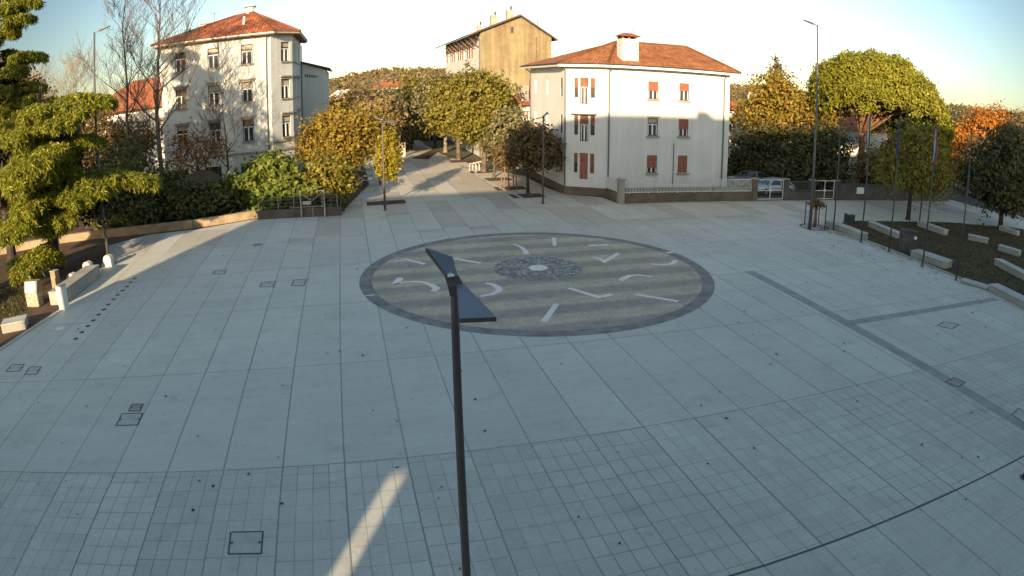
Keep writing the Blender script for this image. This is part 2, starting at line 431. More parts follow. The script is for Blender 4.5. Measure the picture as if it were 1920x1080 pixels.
# ------------------------------------------------------------------ mesh builder
class MB:
    def __init__(s, tf=None):
        s.v = []
        s.f = []
        s.tf = tf
        s.uv = None

    def add(s, vs, fs):
        o = len(s.v)
        if s.tf is not None:
            vs = [tuple(s.tf @ Vector(p)) for p in vs]
        s.v += [tuple(p) for p in vs]
        s.f += [tuple(i + o for i in f) for f in fs]
        return s

    def quad(s, a, b, c, d):
        return s.add([a, b, c, d], [(0, 1, 2, 3)])

    def poly(s, pts):
        return s.add(pts, [tuple(range(len(pts)))])

    def box(s, x0, x1, y0, y1, z0, z1, bev=0.0):
        if bev <= 0:
            v = [(x, y, z) for z in (z0, z1) for y in (y0, y1) for x in (x0, x1)]
            return s.add(v, [(0, 2, 3, 1), (4, 5, 7, 6), (0, 1, 5, 4), (2, 6, 7, 3), (0, 4, 6, 2), (1, 3, 7, 5)])
        b = min(bev, (x1 - x0) / 3, (y1 - y0) / 3, (z1 - z0) / 3)
        rings = []
        for (i, z) in ((b, z0), (0, z0 + b), (0, z1 - b), (b, z1)):
            c = b if i == 0 else b
            xa, xb, ya, yb = x0 + i, x1 - i, y0 + i, y1 - i
            rings.append([(xa + c, ya, z), (xb - c, ya, z), (xb, ya + c, z), (xb, yb - c, z),
                          (xb - c, yb, z), (xa + c, yb, z), (xa, yb - c, z), (xa, ya + c, z)])
        return s.loft(rings, True, True)

    def loft(s, rings, cap0=True, cap1=True, closed=True):
        n = len(rings[0])
        vs = [p for r in rings for p in r]
        fs = []
        for k in range(len(rings) - 1):
            for i in range(n if closed else n - 1):
                j = (i + 1) % n
                fs.append((k * n + i, k * n + j, (k + 1) * n + j, (k + 1) * n + i))
        if cap0:
            fs.append(tuple(reversed(range(n))))
        if cap1:
            fs.append(tuple(range((len(rings) - 1) * n, len(rings) * n)))
        return s.add(vs, fs)

    def prism(s, poly, z0, z1):
        a = sum(poly[i][0] * poly[(i + 1) % len(poly)][1] - poly[(i + 1) % len(poly)][0] * poly[i][1] for i in range(len(poly)))
        if a < 0:
            poly = list(reversed(poly))
        return s.loft([[(x, y, z0) for x, y in poly], [(x, y, z1) for x, y in poly]])

    def lathe(s, prof, c=(0, 0, 0), seg=12):
        rings = [[(c[0] + r * math.cos(2 * PI * i / seg), c[1] + r * math.sin(2 * PI * i / seg), c[2] + z) for i in range(seg)] for r, z in prof]
        return s.loft(rings)

    def tube(s, pts, rad, seg=6, caps=True):
        pts = [Vector(p) for p in pts]
        if not isinstance(rad, (list, tuple)):
            rad = [rad] * len(pts)
        rings = []
        up = Vector((0, 0, 1))
        for i, p in enumerate(pts):
            d = (pts[min(i + 1, len(pts) - 1)] - pts[max(i - 1, 0)])
            d = d.normalized() if d.length > 1e-9 else up
            a = d.cross(up if abs(d.z) < 0.95 else Vector((1, 0, 0))).normalized()
            b = d.cross(a)
            rings.append([tuple(p + (a * math.cos(2 * PI * k / seg) - b * math.sin(2 * PI * k / seg)) * rad[i]) for k in range(seg)])
        return s.loft(rings, caps, caps)

    def bar(s, a, b, w, d=None):
        a, b = Vector(a), Vector(b)
        d = d or w
        t = (b - a).normalized()
        up = Vector((0, 0, 1)) if abs(t.z) < 0.95 else Vector((0, 1, 0))
        x = t.cross(up).normalized() * w / 2
        y = x.cross(t).normalized() * d / 2
        return s.loft([[tuple(p + x + y), tuple(p - x + y), tuple(p - x - y), tuple(p + x - y)] for p in (a, b)])

    def build(s, name, m, parent=None, smooth=False, label=None, kind=None, slope_uv=False):
        me = bpy.data.meshes.new(name)
        me.from_pydata(s.v, [], s.f)
        me.materials.append(m)
        if smooth:
            me.shade_smooth()
        if slope_uv:
            set_slope_uv(me)
        me.update()
        o = bpy.data.objects.new(name, me)
        C.objects.link(o)
        if parent is not None:
            o.parent = parent
        if label:
            o['label'] = label
        if kind:
            o['kind'] = kind
        return o


def set_slope_uv(me):
    uvl = me.uv_layers.new(name='slope')
    for p in me.polygons:
        n = p.normal
        h = Vector((-n.y, n.x, 0))
        h = h.normalized() if h.length > 1e-4 else Vector((1, 0, 0))
        u = n.cross(h)
        for li in p.loop_indices:
            co = me.vertices[me.loops[li].vertex_index].co
            uvl.data[li].uv = (co.dot(h), co.dot(u))


def np_quads(name, V, m, parent=None, kind=None):
    """V: (n,4,3) array of separate quads"""
    n = len(V)
    me = bpy.data.meshes.new(name)
    me.vertices.add(n * 4)
    me.vertices.foreach_set('co', np.ascontiguousarray(V, dtype=np.float32).ravel())
    me.loops.add(n * 4)
    me.loops.foreach_set('vertex_index', np.arange(n * 4, dtype=np.int32))
    me.polygons.add(n)
    me.polygons.foreach_set('loop_start', np.arange(0, n * 4, 4, dtype=np.int32))
    me.materials.append(m)
    me.update(calc_edges=True)
    me.validate()
    o = bpy.data.objects.new(name, me)
    C.objects.link(o)
    if parent is not None:
        o.parent = parent
    if kind:
        o['kind'] = kind
    return o


def thing(name, label, cat, loc=(0, 0, 0), rot=0.0, group=None):
    o = bpy.data.objects.new(name, None)
    C.objects.link(o)
    o.empty_display_size = 0.3
    o.location = loc if len(loc) == 3 else (loc[0], loc[1], 0)
    o.rotation_euler = (0, 0, rot)
    o['label'] = label
    o['category'] = cat
    if group:
        o['group'] = group
    return o


def tag(o, label, cat, group=None):
    o['label'] = label
    o['category'] = cat
    if group:
        o['group'] = group
    return o


def struct(mb, name, m, **kw):
    return mb.build(name, m, kind='structure', **kw)


def dup(root, loc, rot, label, group=None):
    r = root.copy()
    C.objects.link(r)
    r.location = loc if len(loc) == 3 else (loc[0], loc[1], 0)
    r.rotation_euler = (0, 0, rot)
    r['label'] = label
    if group:
        r['group'] = group
    for ch in list(root.children):
        c = ch.copy()
        C.objects.link(c)
        c.parent = r
        for g in list(ch.children):
            d = g.copy()
            C.objects.link(d)
            d.parent = c
    return r


# ------------------------------------------------------------------ the ground
def flat(name, pts, z, m, kind='structure', grid=False):
    mb = MB()
    if grid:
        pts = [to_grid(*p) for p in pts]
    a = sum(pts[i][0] * pts[(i + 1) % len(pts)][1] - pts[(i + 1) % len(pts)][0] * pts[i][1] for i in range(len(pts)))
    if a < 0:
        pts = list(reversed(pts))
    mb.poly([(x, y, 0) for x, y in pts])
    o = mb.build(name, m, kind=kind)
    o.location = (0, 0, z)
    if grid:
        o.rotation_euler = (0, 0, GRID)
    return o


g = MB()
g.quad((-2500, -600, -0.06), (2500, -600, -0.06), (2500, 3000, -0.06), (-2500, 3000, -0.06))
struct(g, 'ground', M['ground'])
PLAZA = [(-21.9, -12), (-21.9, 25.2), (-24.2, 32.5), (-27.5, 38.5), (-25.6, 41.4), (-22.0, 42.5), (-18.5, 45.3), (-12.2, 46.0),
         (-12.9, 60), (-15.6, 71), (-19, 86), (-30, 132), (-21, 134), (-12.5, 98), (-8.6, 84), (-4.5, 74), (-2.2, 69), (1.2, 64), (2.9, 57.2),
         (4.3, 53.6), (7.1, 52.3), (8.0, 49.6), on_grid(19.3 + 21.5, 46.3), (46.5, 61.0), (62, 93), (66, 92), (53, 62), (52, 50), (60, 30), (60, -12)]
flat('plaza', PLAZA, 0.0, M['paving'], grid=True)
flat('garden_soil', [(-21.9, -12), (-21.9, 25.2), (-24.2, 32.5), (-27.5, 38.5), (-25.6, 41.4), (-22.0, 42.5), (-18.5, 45.3), (-12.2, 46.0), (-12.9, 60), (-15.6, 71), (-60, 75), (-70, 20), (-60, -12)], -0.004, M['earth'])
flat('lawn', [(-39.48, 38.51), (-26.72, 28.33), (-23.42, 24.46), (-26, 22), (-30, 18), (-60, 18), (-60, 33)], 0.0, M['lawn'])
GARDEN = [(21.87, 41.62), (23.21, 39.28), (23.98, 36.67), (24.67, 33.43), (25.38, 30.53), (26.35, 27.9), (26.52, 24.99), (29.5, 17.0), (46, 18), (47, 46.5), (37.42, 47.15), (30.68, 46.23), (25.2, 45.45)]
flat('garden_lawn', GARDEN, 0.006, M['lawn'])
# kerb along the garden
kb = MB()
ks = [(21.87, 41.62), (23.21, 39.28), (23.98, 36.67), (24.67, 33.43), (25.38, 30.53), (26.35, 27.9), (26.52, 24.99), (29.5, 17.0)]
for a, b in zip(ks[:-1], ks[1:]):
    kb.bar((a[0], a[1], 0.03), (b[0], b[1], 0.03), 0.16, 0.14)
struct(kb, 'garden_kerb', M['benchstone'])
# asphalt road leaving on the right with its sunlit verge
flat('road', [(52.5, 50), (47.3, 61.2), (60, 92), (84, 150), (100, 145), (73, 88), (60, 56), (60, 46)], 0.006, M['asphalt'])
rk = MB()
for a, b in zip([(52.0, 50), (52.0, 55), (54.5, 62)], [(52.0, 55), (54.5, 62), (66, 90)]):
    rk.bar((a[0], a[1], 0.06), (b[0], b[1], 0.06), 0.35, 0.2)
struct(rk, 'road_kerb', M['palestone'])
# dark paving bands
for k, (n0, n1, u0, u1) in enumerate(((18.85, 19.45, 6.5, 27.6), (19.45, 31.2, 19.45, 19.95))):
    flat('paving_band', [on_grid(n0, u0), on_grid(n1, u0), on_grid(n1, u1), on_grid(n0, u1)], 0.004, M['darkband'])
# pale kerb stones of the street on the right
pk = MB()
pts = [(-4.47, 71.2), (-2.69, 62.38), (-0.51, 55.5), (1.03, 51.15)]
for a, b in zip(pts[:-1], pts[1:]):
    pk.bar((a[0], a[1], 0.0), (b[0], b[1], 0.0), 0.22, 0.04)
struct(pk, 'street_kerb', M['coverstone'])
lk = MB()
lk.bar((-21.85, -5, 0.012), (-21.85, 25.2, 0.012), 0.25, 0.06)
struct(lk, 'plaza_kerb', M['benchtop'])

# hills: real ridges far behind the town
def hill(name, az0, az1, dist, heights, depth, seed):
    r = random.Random(seed)
    nx, ny = 90, 14
    ph = [(r.uniform(4, 26), r.uniform(0, 6.28), r.uniform(0.4, 1.5)) for _ in range(9)]
    vs, fs = [], []
    for j in range(ny + 1):
        v = j / ny
        for i in range(nx + 1):
            u = i / nx
            az = R(az0 + (az1 - az0) * u)
            k = u * (len(heights) - 1)
            a = int(min(k, len(heights) - 2))
            h = heights[a] + (heights[a + 1] - heights[a]) * (k - a)
            prof = math.sin(min(1, v * 1.25) * PI / 2) if v < 0.8 else 1 - (v - 0.8) * 2
            nz = sum(am * math.sin(fr * u * 2 * PI + p + v * fr * 0.6) for fr, p, am in ph) * 0.35 + r.uniform(-0.9, 0.9)
            d = dist + depth * v
            vs.append((d * math.sin(az), d * math.cos(az), -2 + max(0, h * prof + nz * v * 1.2)))
    for j in range(ny):
        for i in range(nx):
            a = j * (nx + 1) + i
            fs.append((a, a + 1, a + nx + 2, a + nx + 1))
    mb = MB()
    mb.add(vs, fs)
    return struct(mb, name, M['hill'], smooth=True)


H1 = hill('hills', -34, 6, 560, [14, 18, 18, 14, 14, 16, 21, 28, 27, 23, 19, 18, 16], 330, 3)
H2 = hill('hills', 14, 62, 620, [15, 16, 17, 15, 19, 23, 27, 32, 33, 30, 28, 26], 380, 5)


# ------------------------------------------------------------------ the paved dial
CX, CY, CR = 1.22, 31.26, 8.47
clock = thing('paved_sundial', 'large round sundial set in the paving with white numeral strokes on tan and grey bands', 'sundial', (0, 0, 0.004))
gc = to_grid(CX, CY)


def disc(r, z, c, seg=96):
    mb = MB()
    mb.poly([(c[0] + r * math.cos(2 * PI * i / seg), c[1] + r * math.sin(2 * PI * i / seg), z) for i in range(seg)])
    return mb


def annulus(r0, r1, z, c, seg=96):
    mb = MB()
    for i in range(seg):
        a, b = 2 * PI * i / seg, 2 * PI * (i + 1) / seg
        mb.quad((c[0] + r0 * math.cos(a), c[1] + r0 * math.sin(a), z), (c[0] + r1 * math.cos(a), c[1] + r1 * math.sin(a), z),
                (c[0] + r1 * math.cos(b), c[1] + r1 * math.sin(b), z), (c[0] + r0 * math.cos(b), c[1] + r0 * math.sin(b), z))
    return mb


annulus(7.88, CR, 0, (CX, CY)).build('outer_ring', M['ring'], clock)
dl = disc(7.88, 0, gc).build('dial_face', M['dial'], clock)
dl.rotation_euler = (0, 0, GRID)
IC = (1.28, 31.85)
disc(2.18, 0.004, IC).build('cobbled_circle', M['cobble'], clock)
cs = MB()
cs.lathe([(0.46, 0.004), (0.46, 0.03), (0.40, 0.06), (0.14, 0.075), (0.13, 0.05), (0.02, 0.05)], (IC[0], IC[1], 0), 32)
cs.build('centre_stone', M['marble'], clock)


def stroke(pts, w):
    """flat stroke of the given width(s) on the ground"""
    if not isinstance(w, (list, tuple)):
        w = [w] * len(pts)
    mb = MB()
    P = [Vector((p[0], p[1])) for p in pts]
    L, Rr = [], []
    for i, p in enumerate(P):
        d0 = (P[i] - P[i - 1]).normalized() if i else (P[1] - P[0]).normalized()
        d1 = (P[i + 1] - P[i]).normalized() if i < len(P) - 1 else d0
        d = (d0 + d1).normalized()
        n = Vector((-d.y, d.x)) * w[i] / 2 / max(0.5, d.dot(d0))
        L.append(p + n)
        Rr.append(p - n)
    for i in range(len(P) - 1):
        mb.quad((Rr[i].x, Rr[i].y, 0.004), (Rr[i + 1].x, Rr[i + 1].y, 0.004), (L[i + 1].x, L[i + 1].y, 0.004), (L[i].x, L[i].y, 0.004))
    return mb


STROKES = [
    ([(-6.01, 33.25), (-5.44, 33.59), (-4.35, 32.67)], [0.12, 0.2, 0.27]),
    ([(-3.0, 33.74), (-2.27, 33.25), (-1.55, 32.81)], [0.26, 0.26, 0.26]),
    ([(-5.23, 30.28), (-5.31, 29.17)], [0.34, 0.34]),
    ([(-5.37, 29.18), (-4.95, 29.55), (-4.5, 29.67), (-4.02, 29.54), (-3.65, 29.15), (-3.34, 28.63), (-3.45, 28.17)], [0.1, 0.15, 0.2, 0.25, 0.3, 0.32, 0.3]),
    ([(-1.17, 29.37), (-0.9, 29.24), (-0.62, 28.75), (-0.54, 28.32), (-0.86, 27.75), (-1.36, 27.46)], [0.2, 0.25, 0.3, 0.3, 0.25, 0.18]),
    ([(0.09, 36.79), (0.5, 36.1), (0.72, 35.28), (0.76, 34.54)], [0.14, 0.2, 0.26, 0.3]),
    ([(2.44, 38.33), (2.35, 36.4)], [0.22, 0.22]),
    ([(4.26, 36.48), (5.42, 36.72)], [0.28, 0.26]),
    ([(4.22, 33.98), (4.5, 33.64), (4.68, 33.06), (5.67, 34.78)], [0.16, 0.2, 0.3, 0.28]),
    ([(7.0, 32.67), (7.65, 32.48), (8.17, 32.72), (8.55, 33.41)], [0.16, 0.22, 0.28, 0.32]),
    ([(5.04, 29.72), (5.2, 30.13), (5.55, 30.54), (6.01, 30.66), (6.33, 30.54), (6.64, 30.38)], [0.32, 0.32, 0.28, 0.22, 0.18, 0.14]),
    ([(2.51, 28.62), (3.71, 27.31), (4.31, 27.72)], [0.24, 0.26, 0.3]),
    ([(5.35, 27.7), (7.05, 26.7)], [0.24, 0.25]),
    ([(1.84, 26.47), (1.21, 24.35)], [0.24, 0.24]),
    ([(-6.42, 27.52), (-5.96, 27.7)], [0.1, 0.1]),
    ([(8.37, 34.9), (8.8, 35.16)], [0.22, 0.22]),
]
for pts, w in STROKES:
    stroke(pts, w).build('numeral_stroke', M['marble'], clock)


# ------------------------------------------------------------------ covers, studs and litter on the paving
def cover(label, corners, m, z=0.004):
    cx = sum(p[0] for p in corners) / 4
    cy = sum(p[1] for p in corners) / 4
    t = thing('manhole_cover', label, 'manhole cover', (cx, cy, z))
    P = [(p[0] - cx, p[1] - cy) for p in corners]
    mb = MB()
    mb.poly([(x, y, 0.002) for x, y in P])
    a = mb.f[0]
    o = mb.build('cover_plate', m, t)
    fr = MB()
    for i in range(4):
        a, b = P[i], P[(i + 1) % 4]
        fr.bar((a[0], a[1], 0.004), (b[0], b[1], 0.004), 0.035, 0.008)
    fr.build('cover_frame', M['iron'], t)
    for s in (0, 2):
        hd = MB()
        a, b = P[(s + 1) % 4], P[(s + 2) % 4]
        x, y = (a[0] + b[0]) / 2 * 0.86, (a[1] + b[1]) / 2 * 0.86
        hd.box(x - 0.03, x + 0.03, y - 0.03, y + 0.03, 0.003, 0.01)
        hd.build('lifting_key_hole', M['iron'], t)
    return t


cover('large square stone covered manhole nearest the camera, left of the tall lamp post', [(-5.96, 10.07), (-5.23, 10.23), (-5.43, 10.99), (-6.17, 10.83)], M['coverstone'])
cover('rectangular manhole cover touching a paving joint on the left side of the plaza', [(-11.82, 15.02), (-11.08, 15.2), (-11.29, 15.94), (-12.03, 15.78)], M['coverstone'])
cover('small plain grey manhole cover just behind a larger stone one on the left', [(-11.89, 15.99), (-11.46, 16.06), (-11.59, 16.53), (-12.01, 16.47)], M['darkband'])
cover('left one of two small covers side by side at the left plaza edge', [(-19.62, 17.95), (-18.88, 18.13), (-19.14, 18.78), (-19.83, 18.63)], M['coverstone'])
cover('right one of two small covers side by side at the left plaza edge', [(-18.39, 17.9), (-17.78, 18.0), (-18.02, 18.68), (-18.65, 18.59)], M['coverstone'])
cover('thin framed cover left of the sundial, the one nearer its rim', [(-10.31, 29.05), (-9.66, 29.05), (-9.86, 30.08), (-10.48, 30.01)], M['coverstone'])
cover('thin framed cover left of the sundial, the one farther from its rim', [(-11.92, 28.9), (-11.19, 28.89), (-11.35, 29.75), (-12.04, 29.68)], M['coverstone'])
cover('framed cover beside the sunlit strip of paving on the far left', [(-15.53, 31.15), (-14.81, 31.13), (-15.0, 31.93), (-15.65, 31.86)], M['coverstone'])
cover('cover frame lying across the dark band of paving on the right', [(15.12, 17.56), (15.46, 17.09), (16.05, 17.4), (15.78, 17.87)], M['darkband'])
cover('manhole cover at the right image edge beside the dark band', [(16.39, 14.71), (16.47, 13.97), (17.17, 14.32), (17.03, 15.02)], M['coverstone'])
cover('framed cover near the flagpole garden on the right of the plaza', [(18.52, 23.03), (19.12, 22.58), (19.93, 23.05), (19.3, 23.52)], M['coverstone'])

st = MB()
st.lathe([(0.13, 0.0), (0.13, 0.006), (0.11, 0.010), (0.02, 0.010)], (0, 0, 0), 14)
stud = tag(st.build('ground_light', M['iron']), 'small dark round light set flush in a row along the left plaza edge', 'ground light', 'ground lights in a row on the left')
for i, p in enumerate([(-20.23, 30.45), (-20.09, 29.77), (-19.91, 29.06), (-19.74, 28.33), (-19.62, 27.61), (-19.44, 26.91), (-19.29, 26.14), (-19.09, 25.41), (-18.94, 24.7), (-18.74, 23.92), (-18.58, 23.19), (-18.41, 22.43), (-18.24, 21.67)]):
    o = stud if i == 0 else stud.copy()
    if i:
        C.objects.link(o)
    o.location = (p[0], p[1], 0.004)
ov = MB()
ov.lathe([(0.24, 0.0), (0.24, 0.008), (0.20, 0.014), (0.02, 0.014)], (0, 0, 0), 18)
tag(ov.build('inspection_hatch', M['marble']), 'single pale round lid in the shaded paving near the stone bench', 'lid').location = (-20.05, 22.78) + (0.004,)
dv = MB()
dv.lathe([(0.32, 0.0), (0.32, 0.006), (0.02, 0.010)], (0, 0, 0), 18)
tag(dv.build('round_drain', mat('green_patina', (0.20, 0.32, 0.29), 0.7, 0.2, 4)), 'greenish round drain lid beyond the left of the sundial', 'drain').location = (-15.24, 37.39) + (0.004,)


def litter(name, n, m, sampler, size, seed, zmax=0.02):
    r = np.random.default_rng(seed)
    Q = []
    for _ in range(n):
        x, y = sampler(r)
        s = r.uniform(*size)
        a = r.uniform(0, 6.28)
        c, sn = math.cos(a) * s / 2, math.sin(a) * s / 2
        z = 0.012
        t1, t2 = r.uniform(0, zmax, 2)
        k = r.uniform(0.5, 0.9)
        Q.append([(x + c, y + sn, z + t1), (x - sn * k, y + c * k, z), (x - c, y - sn, z + t2), (x + sn * k, y - c * k, z + 0.004)])
    return np_quads(name, np.array(Q), m, kind='stuff')


def plaza_sampler(r):
    if r.random() < 0.35:
        k = r.random()
        return (26 - k * 7 + r.normal(0, 2.0), 24 + k * 18 + r.normal(0, 2.5))
    return (r.uniform(-20, 26), r.uniform(8.5, 52))


o = litter('fallen_leaves', 620, M['litter'], plaza_sampler, (0.06, 0.15), 3, 0.04)
tag(o, 'dry brown leaves scattered over the plaza paving', 'fallen leaves')
o = litter('fallen_leaves', 900, M['rustlitter'], lambda r: (lambda k: (21.6 + k * 3.5 + r.normal(0, 0.5), 43.0 - k * 9 + r.normal(0, 0.7)))(r.random() ** 1.6), (0.06, 0.13), 4)
tag(o, 'rusty leaf drift along the garden kerb by the flagpoles', 'fallen leaves')
o = litter('fallen_leaves', 2600, M['rustlitter'], lambda r: (r.uniform(24, 40), r.uniform(31, 45)), (0.08, 0.16), 5)
tag(o, 'brown leaves lying on the garden lawn among the stone benches', 'fallen leaves')
o = litter('fallen_leaves', 2600, M['rustlitter'], lambda r: (r.uniform(-40, -23.5), r.uniform(24, 39)), (0.08, 0.18), 6)
tag(o, 'brown leaves on the earth under the cedars', 'fallen leaves')


# ------------------------------------------------------------------ lamp posts, masts, flagpoles
def lamp_post(label, loc, rot, group='slim lamp posts with winged heads'):
    t = thing('lamp_post', label, 'lamp post', loc, rot, group)
    mb = MB()
    mb.lathe([(0.16, 0.0), (0.16, 0.02), (0.075, 0.025)], (0, 0, 0), 16)
    mb.build('base_plate', M['lampmetal'], t)
    mb = MB()
    mb.tube([(0, 0, 0.02), (0, 0, 3), (0, 0, 5.9), (0, 0, 6.36)], [0.072, 0.066, 0.055, 0.05], 14)
    mb.build('pole', M['lampmetal'], t, smooth=True)
    # near wing: flat trapezoid, narrow at the pole, wide at its free end
    top = [(0.03, -0.04, 6.455), (0.13, -0.05, 6.465), (0.56, -0.90, 6.32), (0.13, -0.90, 6.30)]
    mb = MB()
    mb.loft([[(x, y, z - 0.05) for x, y, z in top], [(x, y, z) for x, y, z in top]])
    w = mb.build('wing', M['lampmetal'], t)
    mb = MB()
    cx, cy = 0.215, -0.47
    mb.poly([(cx + (x - cx) * 0.975, cy + (y - cy) * 0.985, z + 0.003) for x, y, z in top])
    mb.build('top_plate', M['lamptop'], w)
    mb = MB()
    mb.poly([(cx + (x - cx) * 0.8, cy + (y - cy) * 0.85, z - 0.054) for x, y, z in reversed(top)])
    mb.build('diffuser', M['lens'], w)
    # far wing rises behind the pole head
    top2 = [(-0.10, 0.05, 6.555), (0.04, 0.05, 6.555), (-0.05, 0.42, 6.70), (-0.41, 0.42, 6.82)]
    mb = MB()
    mb.loft([[(x, y, z - 0.05) for x, y, z in top2], [(x, y, z) for x, y, z in top2]])
    w = mb.build('wing', M['lampmetal'], t)
    mb = MB()
    cx, cy = -0.13, 0.235
    mb.poly([(cx + (x - cx) * 0.94, cy + (y - cy) * 0.96, z + 0.003) for x, y, z in top2])
    mb.build('top_plate', M['lamptop'], w)
    # head casting that joins the wings
    mb = MB()
    mb.loft([[(-0.055, -0.05, 6.30), (0.055, -0.05, 6.30), (0.055, 0.05, 6.30), (-0.055, 0.05, 6.30)],
             [(-0.075, -0.06, 6.43), (0.135, -0.06, 6.43), (0.10, 0.06, 6.43), (-0.075, 0.06, 6.43)],
             [(-0.125, 0.0, 6.56), (0.055, 0.0, 6.56), (0.055, 0.10, 6.545), (-0.125, 0.10, 6.545)]])
    mb.build('head', M['lampmetal'], t)
    mb = MB()
    mb.lathe([(0.045, 0), (0.045, 0.02), (0.015, 0.025)], (-0.035, -0.03, 6.56), 12)
    mb.build('sensor_cap', M['plaque'], t)
    mb = MB()
    mb.box(-0.075, -0.02, -0.004, -0.001, 6.575, 6.60)
    mb.build('label_plate', M['lens'], t)
    return t


lamp = lamp_post('tall dark brown lamp post in the middle foreground, sundial behind its winged head', (-0.74, 8.3, 0), 0)
dup(lamp, (14.05, 11.2, 0), R(200), 'dark lamp post at the right image edge, only its foot shows')
dup(lamp, (2.29, 49.34), R(-75), 'slim lamp post before the dark trees beside the villa')
dup(lamp, (-9.09, 47.34), R(55), 'slim lamp post in front of the small golden columnar tree')


def mast(label, loc, rot, hgt=14.1):
    t = thing('lamp_mast', label, 'lamp mast', loc, rot, 'tall dark grey lamp masts')
    mb = MB()
    mb.tube([(0, 0, 0), (0, 0, 4), (0, 0, hgt)], [0.105, 0.09, 0.06], 10)
    mb.build('pole', M['mast'], t, smooth=True)
    mb = MB()
    mb.lathe([(0.2, 0), (0.2, 0.03), (0.11, 0.05)], (0, 0, 0), 12)
    mb.build('base_plate', M['mast'], t)
    mb = MB()
    mb.bar((0, 0, hgt - 0.05), (0.5, 0, hgt + 0.06), 0.08, 0.07)
    mb.build('arm', M['mast'], t)
    mb = MB()
    mb.loft([[(0.3, -0.06, hgt - 0.03), (0.3, 0.06, hgt - 0.03), (0.3, 0.06, hgt + 0.07), (0.3, -0.06, hgt + 0.07)],
             [(0.6, -0.15, hgt + 0.05), (0.6, 0.15, hgt + 0.05), (0.6, 0.15, hgt + 0.14), (0.6, -0.15, hgt + 0.14)],
             [(1.05, -0.13, hgt + 0.16), (1.05, 0.13, hgt + 0.16), (1.05, 0.13, hgt + 0.21), (1.05, -0.13, hgt + 0.21)]])
    l = mb.build('lamp_head', M['mast'], t)
    mb = MB()
    mb.quad((0.6, -0.11, hgt + 0.046), (0.6, 0.11, hgt + 0.046), (1.0, 0.10, hgt + 0.148), (1.0, -0.10, hgt + 0.148))
    mb.build('diffuser', M['lens'], l)
    return t


mm = mast('tall grey lamp mast on the right, between the white villa and the umbrella pine', (20.31, 41.91), R(185))
lm = dup(mm, (-24.43, 33.99), R(15), 'tall grey lamp mast on the left, rising above the cedar branches')


def flagpole(label, loc):
    t = thing('flagpole', label, 'flagpole', loc, 0, 'row of dark flagpoles along the garden kerb')
    mb = MB()
    mb.tube([(0, 0, 0), (0, 0, 3), (0, 0, 8.3)], [0.058, 0.05, 0.035], 10)
    mb.build('pole', M['pole'], t, smooth=True)
    mb = MB()
    mb.lathe([(0.13, 0), (0.13, 0.02), (0.06, 0.04), (0.06, 0.18), (0.05, 0.2)], (0, 0, 0), 12)
    mb.build('foot', M['pole'], t, smooth=True)
    mb = MB()
    mb.lathe([(0.02, 8.3), (0.055, 8.33), (0.055, 8.38), (0.02, 8.42)], (0, 0, 0), 10)
    mb.build('finial', M['pole'], t, smooth=True)
    return t


FP = [(22.06, 41.48), (22.77, 38.5), (23.64, 36.1), (24.26, 32.82), (24.98, 30.0)]
fp = flagpole('bare flagpole farthest from the camera, next to the wrapped young tree', FP[0])
dup(fp, FP[1], 0, 'flagpole with a limp green, white and red flag, second from the wrapped young tree')
dup(fp, FP[2], 0, 'flagpole with a limp dark blue flag, in the middle of the row')
dup(fp, FP[3], 0, 'flagpole with a limp white, blue and red flag, at the near stone bench')
dup(fp, FP[4], 0, 'bare flagpole nearest the camera')
sp_ = (33.46, 46.57)
mb = MB()
mb.tube([(0, 0, 0), (0, 0, 5.2)], [0.06, 0.04], 8)
tag(mb.build('garden_post', M['pole'], smooth=True), 'dark post standing behind the round tree at the far garden edge', 'post').location = (sp_[0], sp_[1], 0)


def limp_flag(label, loc, bands, seed, length=2.1):
    """cloth hanging in folds from the pole top: its stripes run down the folds"""
    r = random.Random(seed)
    mb = MB()
    nu, nv = 15, 14
    vs, uvs = [], []
    for j in range(nv + 1):
        v = j / nv
        wdt = 0.16 + 0.22 * math.sin(v * PI * 0.9) * (0.6 + 0.4 * v)
        for i in range(nu + 1):
            u = i / nu
            fold = math.sin(u * 4 * PI + seed + v * 1.5) * 0.07 * (0.4 + v)
            vs.append((0.05 + u * wdt + 0.03 * math.sin(v * 7 + seed), fold, -v * length * (0.93 + 0.07 * math.sin(u * 5 + seed))))
            uvs.append((u, v))
    fs = []
    for j in range(nv):
        for i in range(nu):
            a = j * (nu + 1) + i
            fs.append((a, a + 1, a + nu + 2, a + nu + 1))
    mb.add(vs, fs)
    o = mb.build('flag', flag_mat('flag_cloth', bands), smooth=True)
    ul = o.data.uv_layers.new(name='cloth')
    for l in o.data.loops:
        ul.data[l.index].uv = uvs[l.vertex_index]
    o.location = (loc[0], loc[1], 8.2)
    o.rotation_euler = (0, 0, R(170 + 30 * seed))
    tag(o, label, 'flag')
    return o


limp_flag('limp green, white and red flag hanging down its pole', FP[1], [(0, (0.03, 0.16, 0.08)), (0.36, (0.5, 0.5, 0.46)), (0.68, (0.36, 0.04, 0.04))], 1)
limp_flag('limp dark blue flag hanging down its pole', FP[2], [(0, (0.03, 0.05, 0.16)), (0.5, (0.025, 0.04, 0.13))], 2)
limp_flag('limp white, blue and red flag hanging down its pole', FP[3], [(0, (0.5, 0.52, 0.52)), (0.33, (0.05, 0.09, 0.30)), (0.68, (0.36, 0.05, 0.06))], 3)


